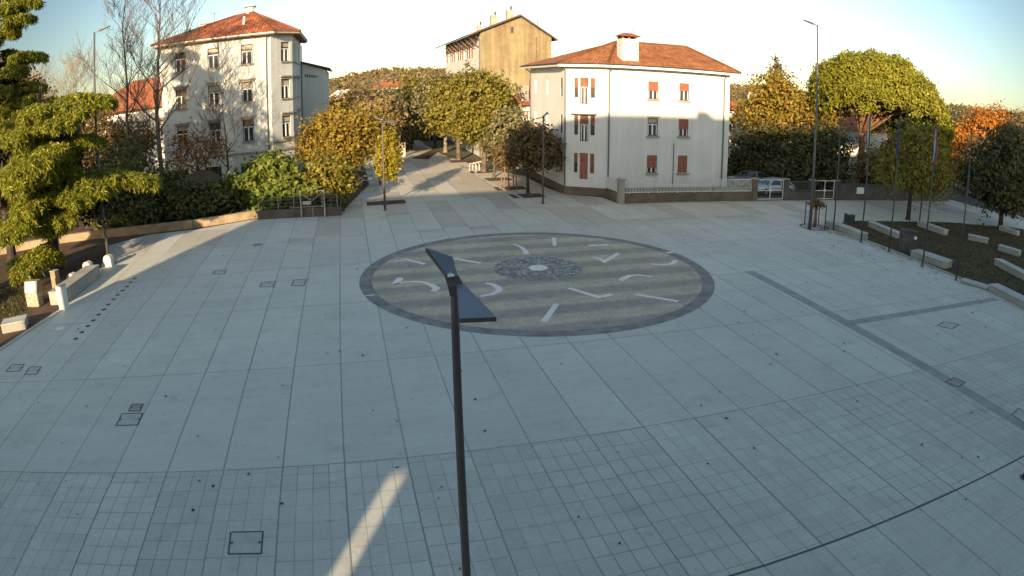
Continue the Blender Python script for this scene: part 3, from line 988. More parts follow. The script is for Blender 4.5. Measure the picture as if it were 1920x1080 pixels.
# ------------------------------------------------------------------ stone furniture
def block(name, label, cat, a, b, depth, hgt, m, top=None, group=None, bev=0.03, slope=0.0):
    """long block whose visible foot runs from a to b; depth goes away from the camera"""
    a, b = Vector(a), Vector(b)
    d = b - a
    L = d.length
    rot = math.atan2(d.y, d.x)
    nrm = Vector((-d.y, d.x)).normalized()
    mid = (a + b) / 2
    if nrm.dot(mid) < 0:
        depth = -depth
    t = thing(name, label, cat, (mid.x, mid.y, 0), rot, group)
    y0, y1 = min(0, depth), max(0, depth)
    mb = MB()
    mb.box(-L / 2, L / 2, y0, y1, 0, hgt - 0.08, bev)
    mb.build('base_block', m, t)
    mb = MB()
    mb.box(-L / 2 - 0.02, L / 2 + 0.02, y0 - 0.02, y1 + 0.02, hgt - 0.08, hgt, 0.02)
    mb.build('seat_slab', top or m, t)
    return t


BG = 'stone block benches in the garden on the right'
block('stone_bench', 'long low stone bench along the garden kerb beside the dark box', 'stone bench', (22.14, 43.16), (23.07, 39.12), 0.75, 0.46, M['benchstone'], M['benchtop'], BG)
block('stone_bench', 'stone bench on the lawn just left of the dark stone block', 'stone bench', (26.16, 43.41), (26.62, 39.84), 0.6, 0.46, M['benchstone'], M['benchtop'], BG)
block('stone_bench', 'stone bench behind the flagpole with the white, blue and red flag', 'stone bench', (31.9, 44.72), (32.57, 41.62), 0.6, 0.46, M['benchstone'], M['benchtop'], BG)
block('stone_bench', 'broad pale stone bench on the kerb at the foot of the fourth flagpole', 'stone bench', (24.55, 34.76), (25.63, 32.19), 1.05, 0.48, M['benchstone'], M['benchtop'], BG)
block('stone_bench', 'short low stone bench in the middle of the shaded lawn', 'stone bench', (34.46, 40.54), (35.81, 39.42), 0.7, 0.40, M['benchstone'], M['benchtop'], BG)
block('stone_bench', 'stone bench farthest right at the back of the lawn, under the dark tree', 'stone bench', (42.1, 45.02), (42.89, 43.05), 0.6, 0.44, M['benchstone'], M['benchtop'], BG)
block('stone_bench', 'stone bench with a light end face near the right image edge, above a longer one', 'stone bench', (35.25, 37.48), (36.17, 35.8), 0.7, 0.44, M['benchstone'], M['benchtop'], BG)
block('stone_bench', 'long pale stone bench running out of the right image edge', 'stone bench', (31.28, 33.43), (31.05, 28.89), 0.75, 0.46, M['benchstone'], M['benchtop'], BG)
block('stone_bench', 'low kerbside stone bench at the lower right corner of the garden', 'stone bench', (26.07, 28.0), (26.5, 23.98), 0.9, 0.40, M['benchstone'], M['benchtop'], BG)
block('stone_slab', 'thin stone slab lying at the foot of the nearest flagpole', 'stone slab', (24.94, 29.49), (25.98, 28.01), 0.8, 0.16, M['benchstone'], M['benchtop'])

# dark granite block on the lawn
ml = (25.0, 35.9)
t = thing('stone_monument', 'dark weathered stone block monument on the lawn edge between two flagpoles', 'monument', ml, R(-16))
mb = MB()
mb.box(-0.62, 0.62, -0.45, 0.45, 0, 0.12, 0.03)
mb.build('plinth', M['monument'], t)
mb = MB()
mb.box(-0.56, 0.56, -0.40, 0.40, 0.12, 1.38, 0.05)
mb.build('body', M['monument'], t)
mb = MB()
mb.box(-0.58, 0.20, -0.42, 0.42, 1.38, 1.52, 0.03)
mb.box(0.23, 0.58, -0.42, 0.42, 1.38, 1.50, 0.03)
mb.build('cap', M['darkwall'], t)
mb = MB()
mb.box(0.30, 0.50, -0.425, -0.405, 1.02, 1.2)
mb.build('plaque', M['plaque'], t)

bxp = (25.36, 45.1)
t = thing('utility_box', 'small dark box with a notched lid at the end of the long kerb bench', 'utility box', bxp, R(-20))
mb = MB()
mb.box(-0.42, 0.42, -0.25, 0.25, 0, 0.52, 0.02)
mb.build('cabinet', M['box'], t)
mb = MB()
mb.box(-0.44, -0.16, -0.27, 0.27, 0.52, 0.60, 0.02)
mb.box(0.10, 0.44, -0.27, 0.27, 0.52, 0.57, 0.02)
mb.build('lid', M['box'], t)

# left side: pedestal, posts, rounded stones, benches
t = thing('information_pedestal', 'rubble stone pedestal with a white sloping panel on the left lawn', 'pedestal', (-24.25, 25.6), R(5))
mb = MB()
mb.box(-0.44, 0.44, -0.05, 0.5, 0, 0.78, 0.03)
mb.build('stone_base', M['rubble'], t)
mb = MB()
mb.loft([[(-0.46, -0.06, 0.78), (0.46, -0.06, 0.78), (0.46, 0.5, 0.78), (-0.46, 0.5, 0.78)], [(-0.46, 0.12, 1.32), (0.46, 0.12, 1.32), (0.46, 0.5, 1.32), (-0.46, 0.5, 1.32)]])
mb.build('sloping_head', M['wallstone'], t)
mb = MB()
mb.loft([[(-0.37, -0.075, 0.80), (0.33, -0.075, 0.80), (0.33, -0.03, 0.80), (-0.37, -0.03, 0.80)], [(-0.37, 0.09, 1.30), (0.33, 0.09, 1.30), (0.33, 0.13, 1.30), (-0.37, 0.13, 1.30)]])
mb.build('panel', M['plaque'], t)


def stone_post(label, loc, w, d, hgt, m, rot):
    t = thing('stone_post', label, 'stone post', loc, rot)
    mb = MB()
    mb.box(-w / 2, w / 2, -d / 2, d / 2, 0, hgt, 0.03)
    mb.build('shaft', m, t)
    mb = MB()
    mb.box(-w / 2 - 0.02, w / 2 + 0.02, -d / 2 - 0.02, d / 2 + 0.02, hgt, hgt + 0.06, 0.02)
    mb.build('cap', M['benchstone'], t)
    return t


stone_post('bright white square stone post at the near end of the long stone bench', (-21.75, 25.4), 0.46, 0.40, 1.18, M['marble'], R(-4))
stone_post('slimmer stone post behind the rubble pedestal', (-24.55, 28.3), 0.42, 0.40, 1.1, M['wallstone'], R(-4))
block('stone_bench', 'long grey stone bench between the white post and the rounded stones on the left', 'stone bench', (-22.2, 26.0), (-23.0, 30.9), 0.95, 0.72, M['benchstone'], M['benchstone'])
block('stone_bench', 'pale stone bench on the lawn at the lower left image edge', 'stone bench', (-23.27, 21.73), (-22.13, 22.47), 0.95, 0.46, M['benchstone'], M['benchtop'])
mb = MB()
mb.box(-0.14, 0.14, -0.3, 0.3, 0, 0.44, 0.02)
rs = MB()
rs.loft([[(x * k, -0.19 if s else 0.19, z) for x, z in ((-0.30, 0), (0.30, 0), (0.30, 0.42), (0.26, 0.56), (0.14, 0.66), (0, 0.69), (-0.14, 0.66), (-0.26, 0.56), (-0.30, 0.42))] for s, k in ((1, 1), (0, 1))])
r0 = rs.build('rounded_stone', M['palestone'])
tag(r0, 'round topped pale stone nearest the white stone post', 'kerb stone', 'round topped stones by the bench')
r0.location = (-24.1, 29.4, 0)
for p, l in (((-24.6, 31.8, 0), 'round topped pale stone in the middle of the three'), ((-23.9, 33.2, 0), 'round topped pale stone farthest from the white stone post')):
    o = r0.copy()
    C.objects.link(o)
    o.location = p
    o['label'] = l

# ------------------------------------------------------------------ garden wall, fence and gate on the left
t = thing('garden_wall', 'low curved stone garden wall with sunlit patches below the cedars', 'garden wall', (-28, 40))
WALLP = [(-39.5, 36.5), (-36, 38.6), (-33, 40.2), (-30.4, 41.0), (-27.5, 41.6), (-25.2, 42.2), (-22.6, 43.0), (-20.4, 44.4), (-18.4, 46.0)]
mb, cp = MB(), MB()
for a, b in zip(WALLP[:-1], WALLP[1:]):
    mb.bar((a[0] + 28, a[1] - 40, 0.26), (b[0] + 28, b[1] - 40, 0.26), 0.36, 0.52)
    cp.bar((a[0] + 28, a[1] - 40, 0.545), (b[0] + 28, b[1] - 40, 0.545), 0.42, 0.07)
mb.build('wall_body', M['wallstone'], t)
cp.build('coping', M['wallstone'], t)

t = thing('garden_fence', 'dark low retaining wall with thin wire fence posts under the bushes', 'garden fence', (-18.2, 45.1), R(5))
mb = MB()
mb.box(0, 6.3, 0, 0.35, 0, 0.62, 0.03)
mb.build('wall_body', M['darkwall'], t)
for x in (0.1, 1.6, 2.8, 3.3, 4.9, 6.0):
    p = MB()
    p.tube([(x, 0.18, 0.6), (x, 0.18, 1.55)], 0.022, 6)
    p.build('fence_post', M['steel'], t)
wr = MB()
for z in (0.8, 1.05, 1.3, 1.52):
    wr.tube([(0.1, 0.18, z), (6.0, 0.18, z)], 0.006, 4)
wr.build('wire', M['steel'], t)

t = thing('metal_gate', 'rusty metal gate frame with a v brace in front of the bushes', 'gate', (-14.76, 45.13), R(5))
for x in (0.0, 1.72):
    p = MB()
    p.box(x - 0.045, x + 0.045, -0.045, 0.045, 0, 1.95, 0.01)
    p.build('gate_post', M['trim'], t)
p = MB()
p.bar((0.05, 0, 1.72), (0.86, 0, 1.22), 0.05)
p.bar((0.86, 0, 1.22), (1.67, 0, 1.86), 0.05)
p.bar((1.1, 0, 1.88), (1.72, 0, 1.92), 0.05)
p.build('brace', M['trim'], t)
p = MB()
p.bar((0.045, 0, 0.80), (1.67, 0, 0.80), 0.04)
p.bar((0.85, 0, 0.06), (0.85, 0, 0.78), 0.03)
p.bar((-0.8, 0, 0.78), (-0.045, 0, 0.78), 0.03)
p.build('rail', M['trim'], t)
p = MB()
p.box(0.12, 0.75, -0.012, 0.012, 0.95, 1.2)
p.build('notice_panel', M['benchstone'], t)

bp_ = (-12.06, 46.1)
for i, (x, y) in enumerate((bp_, (bp_[0] - 0.75, bp_[1]))):
    mb = MB()
    mb.lathe([(0.06, 0), (0.06, 0.85), (0.045, 0.9), (0.02, 0.92)], (0, 0, 0), 10)
    b = mb.build('bollard', M['pole'], smooth=True)
    b.location = (x, y, 0)
    tag(b, 'slim dark bollard at the end of the fence, %s one' % ('right' if i == 0 else 'left'), 'bollard')


# street furniture left of the street: slatted benches, sign posts
def slat_bench(label, loc, rot):
    t = thing('street_bench', label, 'bench', loc, rot, 'pale benches in a row on the left of the street')
    mb = MB()
    for k in range(4):
        mb.box(-0.95, 0.95, -0.24 + k * 0.125, -0.13 + k * 0.125, 0.42, 0.46)
    mb.build('seat', M['benchtop'], t)
    for x in (-0.75, 0.75):
        p = MB()
        p.box(x - 0.05, x + 0.05, -0.22, 0.22, 0, 0.42)
        p.build('leg', M['darkwall'], t)
    return t


sb = slat_bench('pale street bench nearest the plaza, behind the golden columnar tree', (-12.54, 59.6), R(-6))
dup(sb, (-13.16, 62.66), R(-6), 'pale street bench, second from the plaza')
dup(sb, (-14.11, 66.48), R(-6), 'pale street bench, third from the plaza')
dup(sb, (-15.24, 70.8), R(-6), 'pale street bench farthest from the plaza')

t = thing('information_totem', 'pale upright stele beside a thin sign post in the shaded street', 'stele', (-13.33, 83.0), R(10))
mb = MB()
mb.box(-0.22, 0.22, -0.1, 0.1, 0, 1.75, 0.02)
mb.build('body', M['palestone'], t)
mb = MB()
mb.box(-0.17, 0.17, -0.112, -0.103, 1.0, 1.6)
mb.build('panel', M['darkwall'], t)
t = thing('sign_post', 'thin pole with a small pinkish sign in the shaded street', 'sign post', (-13.89, 83.14), R(10))
mb = MB()
mb.tube([(0, 0, 0), (0, 0, 3.0)], 0.05, 8)
mb.build('pole', M['mast'], t)
mb = MB()
mb.box(-0.2, 0.2, -0.075, -0.055, 1.9, 2.4)
mb.build('sign_panel', mat('pink_sign', (0.55, 0.33, 0.33), 0.6, 0.05, 3), t)

# bicycle racks under the right hand street trees
t = thing('bicycle_rack', 'white tubular bicycle rack in the sun under the street trees', 'bicycle rack', (-3.53, 67.3), R(62))
for k in range(6):
    p = MB()
    x = k * 0.62
    p.tube([(x, 0, 0), (x, 0, 0.65), (x, 0.12, 0.82), (x, 0.4, 0.85), (x, 0.68, 0.82), (x, 0.8, 0.65), (x, 0.8, 0)], 0.03, 6)
    p.build('hoop', M['paintrail'], t)
p = MB()
p.box(-0.1, 3.2, -0.03, 0.03, 0.02, 0.06)
p.box(-0.1, 3.2, 0.77, 0.83, 0.02, 0.06)
p.build('ground_rail', M['paintrail'], t)

# parasol in the school garden
t = thing('garden_parasol', 'wide brown canvas parasol in front of the pale building', 'parasol', (-27.3, 54.5), R(10))
mb = MB()
mb.tube([(0, 0, 0), (0, 0, 2.5)], 0.05, 8)
mb.build('pole', M['wood'], t)
mb = MB()
mb.lathe([(2.0, 1.85), (2.0, 1.92), (1.3, 2.45), (0.5, 2.78), (0.04, 2.86)], (0, 0, 0), 8)
mb.build('canopy', M['parasol'], t)


# ------------------------------------------------------------------ buildings
class Wall:
    """vertical wall along a local direction, with real openings and reveals"""
    def __init__(s, o, d, length, z0, z1, reveal=0.16):
        s.o, s.d, s.len, s.z0, s.z1, s.rev = Vector(o), Vector(d).normalized(), length, z0, z1, reveal
        s.n = Vector((s.d.y, -s.d.x))          # outward
        s.op = []

    def p(s, x, z, out=0.0):
        q = s.o + s.d * x + s.n * out
        return (q.x, q.y, z)

    def hole(s, x0, x1, z0, z1):
        s.op.append((x0, x1, z0, z1))

    def into(s, mb):
        xs = sorted({0, s.len, *[v for o in s.op for v in o[:2]]})
        zs = sorted({s.z0, s.z1, *[v for o in s.op for v in o[2:]]})
        for i in range(len(xs) - 1):
            for j in range(len(zs) - 1):
                cx, cz = (xs[i] + xs[i + 1]) / 2, (zs[j] + zs[j + 1]) / 2
                if any(a < cx < b and c < cz < d for a, b, c, d in s.op):
                    continue
                mb.quad(s.p(xs[i], zs[j]), s.p(xs[i + 1], zs[j]), s.p(xs[i + 1], zs[j + 1]), s.p(xs[i], zs[j + 1]))
        r = -s.rev
        for a, b, c, d in s.op:
            mb.quad(s.p(a, c), s.p(a, d), s.p(a, d, r), s.p(a, c, r))
            mb.quad(s.p(b, d), s.p(b, c), s.p(b, c, r), s.p(b, d, r))
            mb.quad(s.p(a, d), s.p(b, d), s.p(b, d, r), s.p(a, d, r))
            mb.quad(s.p(b, c), s.p(a, c), s.p(a, c, r), s.p(b, c, r))

    def bx(s, mb, x0, x1, z0, z1, o0, o1):
        """box on the wall, from o0 to o1 outwards"""
        v = [s.p(x0, z0, o0), s.p(x1, z0, o0), s.p(x1, z1, o0), s.p(x0, z1, o0), s.p(x0, z0, o1), s.p(x1, z0, o1), s.p(x1, z1, o1), s.p(x0, z1, o1)]
        mb.add(v, [(0, 1, 2, 3), (5, 4, 7, 6), (4, 0, 3, 7), (1, 5, 6, 2), (3, 2, 6, 7), (4, 5, 1, 0)])


def window(w, root, x0, x1, z0, z1, kind='casement', sill=True, lintel=False, frame=None, shut=0.0, shutm=None, label=None):
    w.hole(x0, x1, z0, z1)
    fm = frame or M['winwood']
    mb = MB()
    t = 0.07
    r = -w.rev + 0.02
    w.bx(mb, x0, x0 + t, z0, z1, r, r + 0.07)
    w.bx(mb, x1 - t, x1, z0, z1, r, r + 0.07)
    w.bx(mb, x0 + t, x1 - t, z1 - t, z1, r, r + 0.07)
    w.bx(mb, x0 + t, x1 - t, z0, z0 + t, r, r + 0.07)
    win = mb.build('window', fm, root)
    if label:
        win['label'] = label
    mb = MB()
    mb.quad(w.p(x0 + t, z0 + t, r + 0.012), w.p(x1 - t, z0 + t, r + 0.012), w.p(x1 - t, z1 - t, r + 0.012), w.p(x0 + t, z1 - t, r + 0.012))
    mb.build('pane', M['glass'], win)
    xm = (x0 + x1) / 2
    if kind == 'casement':
        zt = z1 - (z1 - z0) * 0.36
        mb = MB()
        w.bx(mb, x0 + t, x1 - t, zt - 0.04, zt + 0.04, r + 0.014, r + 0.075)
        w.bx(mb, xm - 0.05, xm + 0.05, z0 + t, zt - 0.04, r + 0.014, r + 0.075)
        w.bx(mb, x0 + t, x0 + t + 0.05, z0 + t, zt - 0.04, r + 0.014, r + 0.06)
        w.bx(mb, x1 - t - 0.05, x1 - t, z0 + t, zt - 0.04, r + 0.014, r + 0.06)
        mb.build('casement', M['winwhite'], win)
        if rng.random() < 0.7:
            mb = MB()
            zz = zt + (z1 - zt) * rng.uniform(0.0, 0.5)
            w.bx(mb, x0 + t, x1 - t, zz, z1 - t, r + 0.02, r + 0.035)
            mb.build('blind', M['blind'], win)
    if shut > 0:
        mb = MB()
        zz = z1 - (z1 - z0) * shut
        n = max(3, int((z1 - zz) / 0.07))
        for k in range(n):
            a = zz + (z1 - zz) * k / n
            w.bx(mb, x0 + 0.01, x1 - 0.01, a, a + (z1 - zz) / n - 0.008, r + 0.075, r + 0.10)
        mb.build('roller_shutter', shutm or M['shutter'], win)
    if sill:
        mb = MB()
        w.bx(mb, x0 - 0.12, x1 + 0.12, z0 - 0.12, z0 - 0.003, 0.002, 0.16)
        mb.build('sill', M['trim'], win)
    if lintel:
        mb = MB()
        w.bx(mb, x0 - 0.22, x1 + 0.22, z1 + 0.22, z1 + 0.34, 0.002, 0.24)
        w.bx(mb, x0 - 0.12, x1 + 0.12, z1 + 0.003, z1 + 0.22, 0.002, 0.07)
        mb.build('lintel', M['trim'], win)
    return win


def pipe(root, w, x, z0, z1, m, out=0.09, rad=0.055):
    mb = MB()
    mb.tube([w.p(x, z0, out), w.p(x, z1 - 0.35, out), w.p(x, z1, out + 0.45)], rad, 8)
    return mb.build('downpipe', m, root)


# --- the white villa
VX, VY = 7.0, 52.6
villa = thing('white_villa', 'white three storey villa with an orange hip roof and a big white chimney', 'villa', (VX, VY, 0), GRID)
LW = Wall((-2.46, 12.0), (0, -1), 10.25, 0.66, 10.3)
CW = Wall((-2.46, 1.75), (2.81, -1.75), math.hypot(2.81, 1.75), 0.66, 10.3)
FW = Wall((0.35, 0), (1, 0), 11.35, 0.66, 10.3)
RW = Wall((11.7, 0), (0, 1), 12.0, 0.66, 10.3)
BW = Wall((11.7, 12.0), (-1, 0), 14.16, 0.66, 10.3)
for z1 in (9.33, 6.34, 3.30):
    for i, (a, b) in enumerate(((3.60, 4.52), (6.43, 7.35))):
        sh = {9.33: (0.55, 0.45), 6.34: (0.0, 0.6), 3.30: (0.7, 1.0)}[z1][i]
        window(FW, villa, a, b, z1 - 1.45, z1, 'casement', shut=sh)
    # chamfer group: tall centre window between two narrow side shutters
    window(CW, villa, 1.22, 1.88, z1 - 2.0, z1 + 0.1, 'casement', sill=False, shut=0.35 if z1 > 5 else 1.0, shutm=M['brownshut'] if z1 > 5 else M['shutter'])
    window(CW, villa, 0.76, 1.06, z1 - 1.5, z1 + 0.08, 'plain', sill=False, shut=0.5, shutm=M['brownshut'])
    window(CW, villa, 2.06, 2.40, z1 - 1.5, z1 + 0.08, 'plain', sill=False, shut=0.5 if z1 > 5 else 1.0, shutm=M['brownshut'])
    window(LW, villa, 10.25 - 1.22, 10.25 - 0.62, z1 - 1.45, z1 + 0.05, 'plain', sill=False, shut=0.5, shutm=M['shutter'])
    window(LW, villa, 10.25 - 5.05, 10.25 - 4.43, z1 - 1.35, z1, 'plain', sill=False, shut=0.0, frame=M['winwhite'])
    window(LW, villa, 10.25 - 8.75, 10.25 - 8.15, z1 - 1.35, z1, 'plain', sill=False, shut=0.0, frame=M['winwhite'])
mb = MB()
for w in (LW, CW, FW, RW, BW):
    w.into(mb)
mb.build('wall', M['white'], villa)
mb = MB()
foot = [(-2.46, 12.0), (-2.46, 1.75), (0.35, 0), (11.7, 0), (11.7, 12.0)]
pf = [(-2.50, 12.04), (-2.50, 1.73), (0.33, -0.04), (11.74, -0.04), (11.74, 12.04)]
mb.prism(pf, 0, 0.66)
mb.build('plinth', M['plinth'], villa)
# eaves, soffit and roof
ev = [(-3.15, 12.7), (-3.15, 1.35), (0.15, -0.7), (12.15, -0.7), (12.15, 12.7)]
mb = MB()
mb.prism(ev, 10.3, 10.36)
mb.build('soffit', M['fascia'], villa)
ev2 = [(-3.18, 12.73), (-3.18, 1.33), (0.14, -0.73), (12.18, -0.73), (12.18, 12.73)]
mb = MB()
mb.prism(ev2, 10.362, 10.54)
mb.build('fascia', M['fascia'], villa)
A_, B_ = (3.3, 5.2, 12.75), (10.2, 5.2, 12.75)
e = [(x, y, 10.55) for x, y in [(-3.3, 12.85), (-3.3, 1.28), (0.1, -0.85), (12.28, -0.85), (12.28, 12.85)]]
mb = MB()
mb.add([e[0], e[1], A_], [(0, 1, 2)])
mb.add([e[1], e[2], A_], [(0, 1, 2)])
mb.add([e[2], e[3], B_, A_], [(0, 1, 2, 3)])
mb.add([e[3], e[4], B_], [(0, 1, 2)])
mb.add([e[4], e[0], A_, B_], [(0, 1, 2, 3)])
roof = mb.build('roof', M['tiles2'], villa, slope_uv=True)
mb = MB()
for a, b in ((e[1], A_), (e[2], A_), (A_, B_), (B_, e[3]), (B_, e[4])):
    mb.tube([(a[0], a[1], a[2] + 0.03), (b[0], b[1], b[2] + 0.03)], 0.11, 8)
mb.build('ridge_tiles', M['tiles2'], roof)
mb = MB()
for a, b in zip(e[:-1], e[1:]):
    mb.tube([(a[0], a[1], 10.545), (b[0], b[1], 10.545)], 0.04, 6)
mb.build('gutter', M['darkeave'], villa)
ch = MB()
ch.box(1.75, 3.18, 0.2, 1.3, 10.6, 12.72, 0.02)
chm = ch.build('chimney', M['white'], villa)
cp = MB()
for x in (1.85, 2.40, 2.95):
    cp.box(x - 0.08, x + 0.08, 0.25, 1.25, 12.722, 12.92)
cp.build('chimney_piers', M['eave'], chm)
cp = MB()
cp.add([(1.5, 0.0, 12.93), (3.43, 0.0, 12.93), (3.43, 1.5, 12.93), (1.5, 1.5, 12.93), (2.1, 0.75, 13.25), (2.83, 0.75, 13.25)],
       [(3, 2, 1, 0), (0, 1, 5, 4), (2, 3, 4, 5), (1, 2, 5), (3, 0, 4)])
cp.build('chimney_cap', M['tiles'], chm, slope_uv=True)
ch = MB()
ch.box(5.0, 5.9, 6.2, 7.0, 12.0, 13.15, 0.02)
ch.build('chimney', M['white'], villa)
an = MB()
an.tube([(5.45, 6.6, 13.1), (5.45, 6.6, 14.3)], 0.025, 5)
an.tube([(4.8, 6.6, 13.95), (6.1, 6.5, 14.0)], 0.02, 4)
for k in range(7):
    x = 4.85 + k * 0.19
    an.tube([(x, 6.3, 13.96), (x, 6.9, 13.96)], 0.012, 4)
an.build('aerial', M['mast'], villa)
pipe(villa, FW, 0.2, 0.66, 10.3, M['mast'])
pipe(villa, FW, 10.75, 0.66, 10.3, M['mast'])
pipe(villa, CW, 0.03, 0.66, 10.3, M['mast'])
pipe(villa, LW, 0.35, 0.66, 10.3, M['mast'])
mb = MB()
mb.tube([FW.p(6.0, 0.7, 0.06), FW.p(6.0, 4.3, 0.06)], 0.03, 6)
mb.build('conduit', M['mast'], villa)
mb = MB()
CW.bx(mb, 0.55, 2.55, 6.52, 6.58, 0.0, 0.5)
mb.build('canopy', M['trim'], villa)
mb = MB()
FW.bx(mb, 3.5, 4.62, 6.42, 6.47, 0.003, 0.14)
mb.build('lintel', M['trim'], villa)

# --- villa garden: wall, railing, pillars, gates
FX, FY = 8.0, 49.6
fen = thing('villa_fence', 'low brown wall with pale railings around the white villa', 'fence', (FX, FY, 0), GRID)
mb = MB()
mb.box(0, 12.1, 0, 0.3, 0, 0.70, 0.02)
mb.box(0, 0.3, 0.3, 3.0, 0, 0.70, 0.02)
mb.build('base_wall', M['plinth'], fen)


def rail_panel(x0, x1, ztop, sag=0.0, side=False):
    mb = MB()

    def P(x, z):
        return (0.15, x, z) if side else (x, 0.15, z)
    n = int((x1 - x0) / 0.125)
    for k in range(n + 1):
        x = x0 + (x1 - x0) * k / n
        f = (x - x0) / (x1 - x0)
        zt = ztop - sag * math.sin(PI * f)
        mb.bar(P(x, 0.80), P(x, zt), 0.038)
    seg = 12
    for k in range(seg):
        a, b = x0 + (x1 - x0) * k / seg, x0 + (x1 - x0) * (k + 1) / seg
        za, zb = [ztop - sag * math.sin(PI * (v - x0) / (x1 - x0)) for v in (a, b)]
        mb.bar(P(a, za), P(b, zb), 0.06, 0.05)
    mb.bar(P(x0, 0.80), P(x1, 0.80), 0.06, 0.06)
    for k in range(max(2, int((x1 - x0) / 1.6))):
        x = x0 + 0.4 + k * 1.6
        if x < x1:
            mb.bar(P(x, 0.70), P(x, 0.80), 0.05)
    mb.build('railing', M['paintrail'], fen)


rail_panel(0.5, 3.0, 1.76)
rail_panel(3.0, 8.3, 1.40, 0.05)
rail_panel(8.3, 12.1, 1.76)
rail_panel(0.5, 2.9, 1.6, 0, True)
for x, w_, h_ in ((0.2, 0.44, 1.80), (12.35, 0.5, 1.80), (15.75, 0.5, 1.80), (18.85, 0.5, 1.75), (21.85, 0.5, 1.75)):
    mb = MB()
    mb.box(x - w_ / 2, x + w_ / 2, -0.08, 0.42, 0, h_, 0.02)
    p = mb.build('pillar', M['trim'] if x < 1 else M['plinth'] if x < 13 else M['darkwall'], fen)
    mb = MB()
    mb.box(x - w_ / 2 - 0.06, x + w_ / 2 + 0.06, -0.14, 0.48, h_, h_ + 0.08, 0.02)
    mb.build('cap', M['trim'], p)
mb = MB()
mb.box(16.0, 18.6, 0, 0.3, 0, 0.72, 0.02)
mb.build('base_wall', M['darkwall'], fen)
mb = MB()
for z in (0.85, 1.62):
    mb.bar((16.0, 0.15, z), (18.6, 0.15, z), 0.05)
for k in range(20):
    x = 16.05 + k * 0.133
    mb.bar((x, 0.15, 0.72), (x, 0.15, 1.62), 0.02)
mb.build('railing', M['mast'], fen)


def wire_gate(label, x0, x1, m):
    o = on_grid(0, 0)
    wx = FX + x0 * N2[0] + 0.1 * U2[0]
    wy = FY + x0 * N2[1] + 0.1 * U2[1]
    t = thing('villa_gate', label, 'gate', (wx, wy, 0), GRID)
    L = x1 - x0
    mb = MB()
    for a, b in (((0.03, 0, 0.12), (0.03, 0, 1.75)), ((L - 0.03, 0, 0.12), (L - 0.03, 0, 1.75)), ((L / 2, 0, 0.12), (L / 2, 0, 1.75)),
                 ((0, 0, 0.12), (L, 0, 0.12)), ((0, 0, 0.86), (L, 0, 0.86)), ((0, 0, 1.75), (L, 0, 1.75))):
        mb.bar(a, b, 0.06)
    mb.build('gate_frame', m, t)
    mb = MB()
    for k in range(1, int(L / 0.1)):
        mb.bar((k * 0.1, 0, 0.12), (k * 0.1, 0, 0.86), 0.012)
    mb.build('bars', M['mast'], t)
    mb = MB()
    mb.box(L / 2 - 0.14, L / 2 + 0.14, -0.05, 0.05, 0.78, 0.98, 0.01)
    mb.build('lock', m, t)
    return t


wire_gate('pale double metal gate right of the villa, a silver car behind it', 12.62, 15.48, M['paintrail'])
wire_gate('second metal gate, behind the lamp mast and the wrapped young tree', 19.15, 21.55, M['paintrail'])
gw = thing('boundary_wall', 'plain grey boundary wall right of the gates with a small white sign', 'wall', (FX + 22.1 * N2[0], FY + 22.1 * N2[1], 0), GRID)
mb = MB()
mb.box(0, 17.5, 0, 0.3, 0, 1.45, 0.02)
mb.build('wall_body', M['darkwall'], gw)
mb = MB()
mb.box(0, 17.5, -0.05, 0.35, 1.45, 1.52, 0.01)
mb.build('coping', M['monument'], gw)
mb = MB()
mb.box(2.35, 3.35, -0.03, -0.004, 0.62, 1.22, 0.005)
mb.build('sign', M['plaque'], gw)

# --- the tall ochre house behind
yel = thing('ochre_house', 'tall old house with a stained ochre gable wall and overhanging eaves behind the street trees', 'house', (-3.6, 80.0, 0), GRID)
GW = Wall((0, 0), (1, 0), 8.62, 0, 14.7)
GW.hole(3.64, 3.96, 14.55, 14.69)
SL = Wall((0, 28), (0, -1), 28, 0, 15.2)
for k in range(13):
    a = 1.2 + k * 1.72
    window(SL, yel, a, a + 1.1, 12.15, 14.1, 'plain', sill=False, shut=(0.0 if k % 4 == 1 else 1.0), shutm=M['shutter'], frame=M['winwhite'])
for k in range(7):
    for z in (8.4, 5.0, 1.6):
        window(SL, yel, 2 + k * 3.6, 3.1 + k * 3.6, z, z + 1.7, 'casement')
mb = MB()
SL.into(mb)
Wall((8.62, 0), (0, 1), 28, 0, 14.7).into(mb)
mb.quad((8.62, 28, 0), (0, 28, 0), (0, 28, 14.7), (8.62, 28, 14.7))
mb.add([(8.62, 28, 14.7), (0, 28, 14.7), (4.7, 28, 17.2)], [(0, 1, 2)])
mb.build('side_wall', M['white'], yel)
mb = MB()
mb.quad((0, 0, 0), (8.62, 0, 0), (8.62, 0, 14.7), (0, 0, 14.7))
# gable triangle with the little attic window
gl = lambda x: 15.2 + 2.0 * x / 4.7 if x < 4.7 else 14.7 + 2.5 * (8.62 - x) / 3.92
for x0, x1 in ((0, 3.64), (3.96, 4.7), (4.7, 8.62)):
    mb.add([(x0, 0, 14.7), (x1, 0, 14.7), (x1, 0, gl(x1)), (x0, 0, gl(x0))], [(0, 1, 2, 3)])
mb.add([(3.64, 0, 14.7), (3.96, 0, 14.7), (3.96, 0, 15.0), (3.64, 0, 15.0)], [(0, 1, 2, 3)])
mb.add([(3.64, 0, 15.75), (3.96, 0, 15.75), (3.96, 0, gl(3.96)), (3.64, 0, gl(3.64))], [(0, 1, 2, 3)])
mb.build('gable_wall', M['ochre'], yel)
mb = MB()
mb.quad((3.6, 0.12, 14.95), (4.0, 0.12, 14.95), (4.0, 0.12, 15.8), (3.6, 0.12, 15.8))
mb.build('attic_window', M['winwood'], yel)
mb = MB()
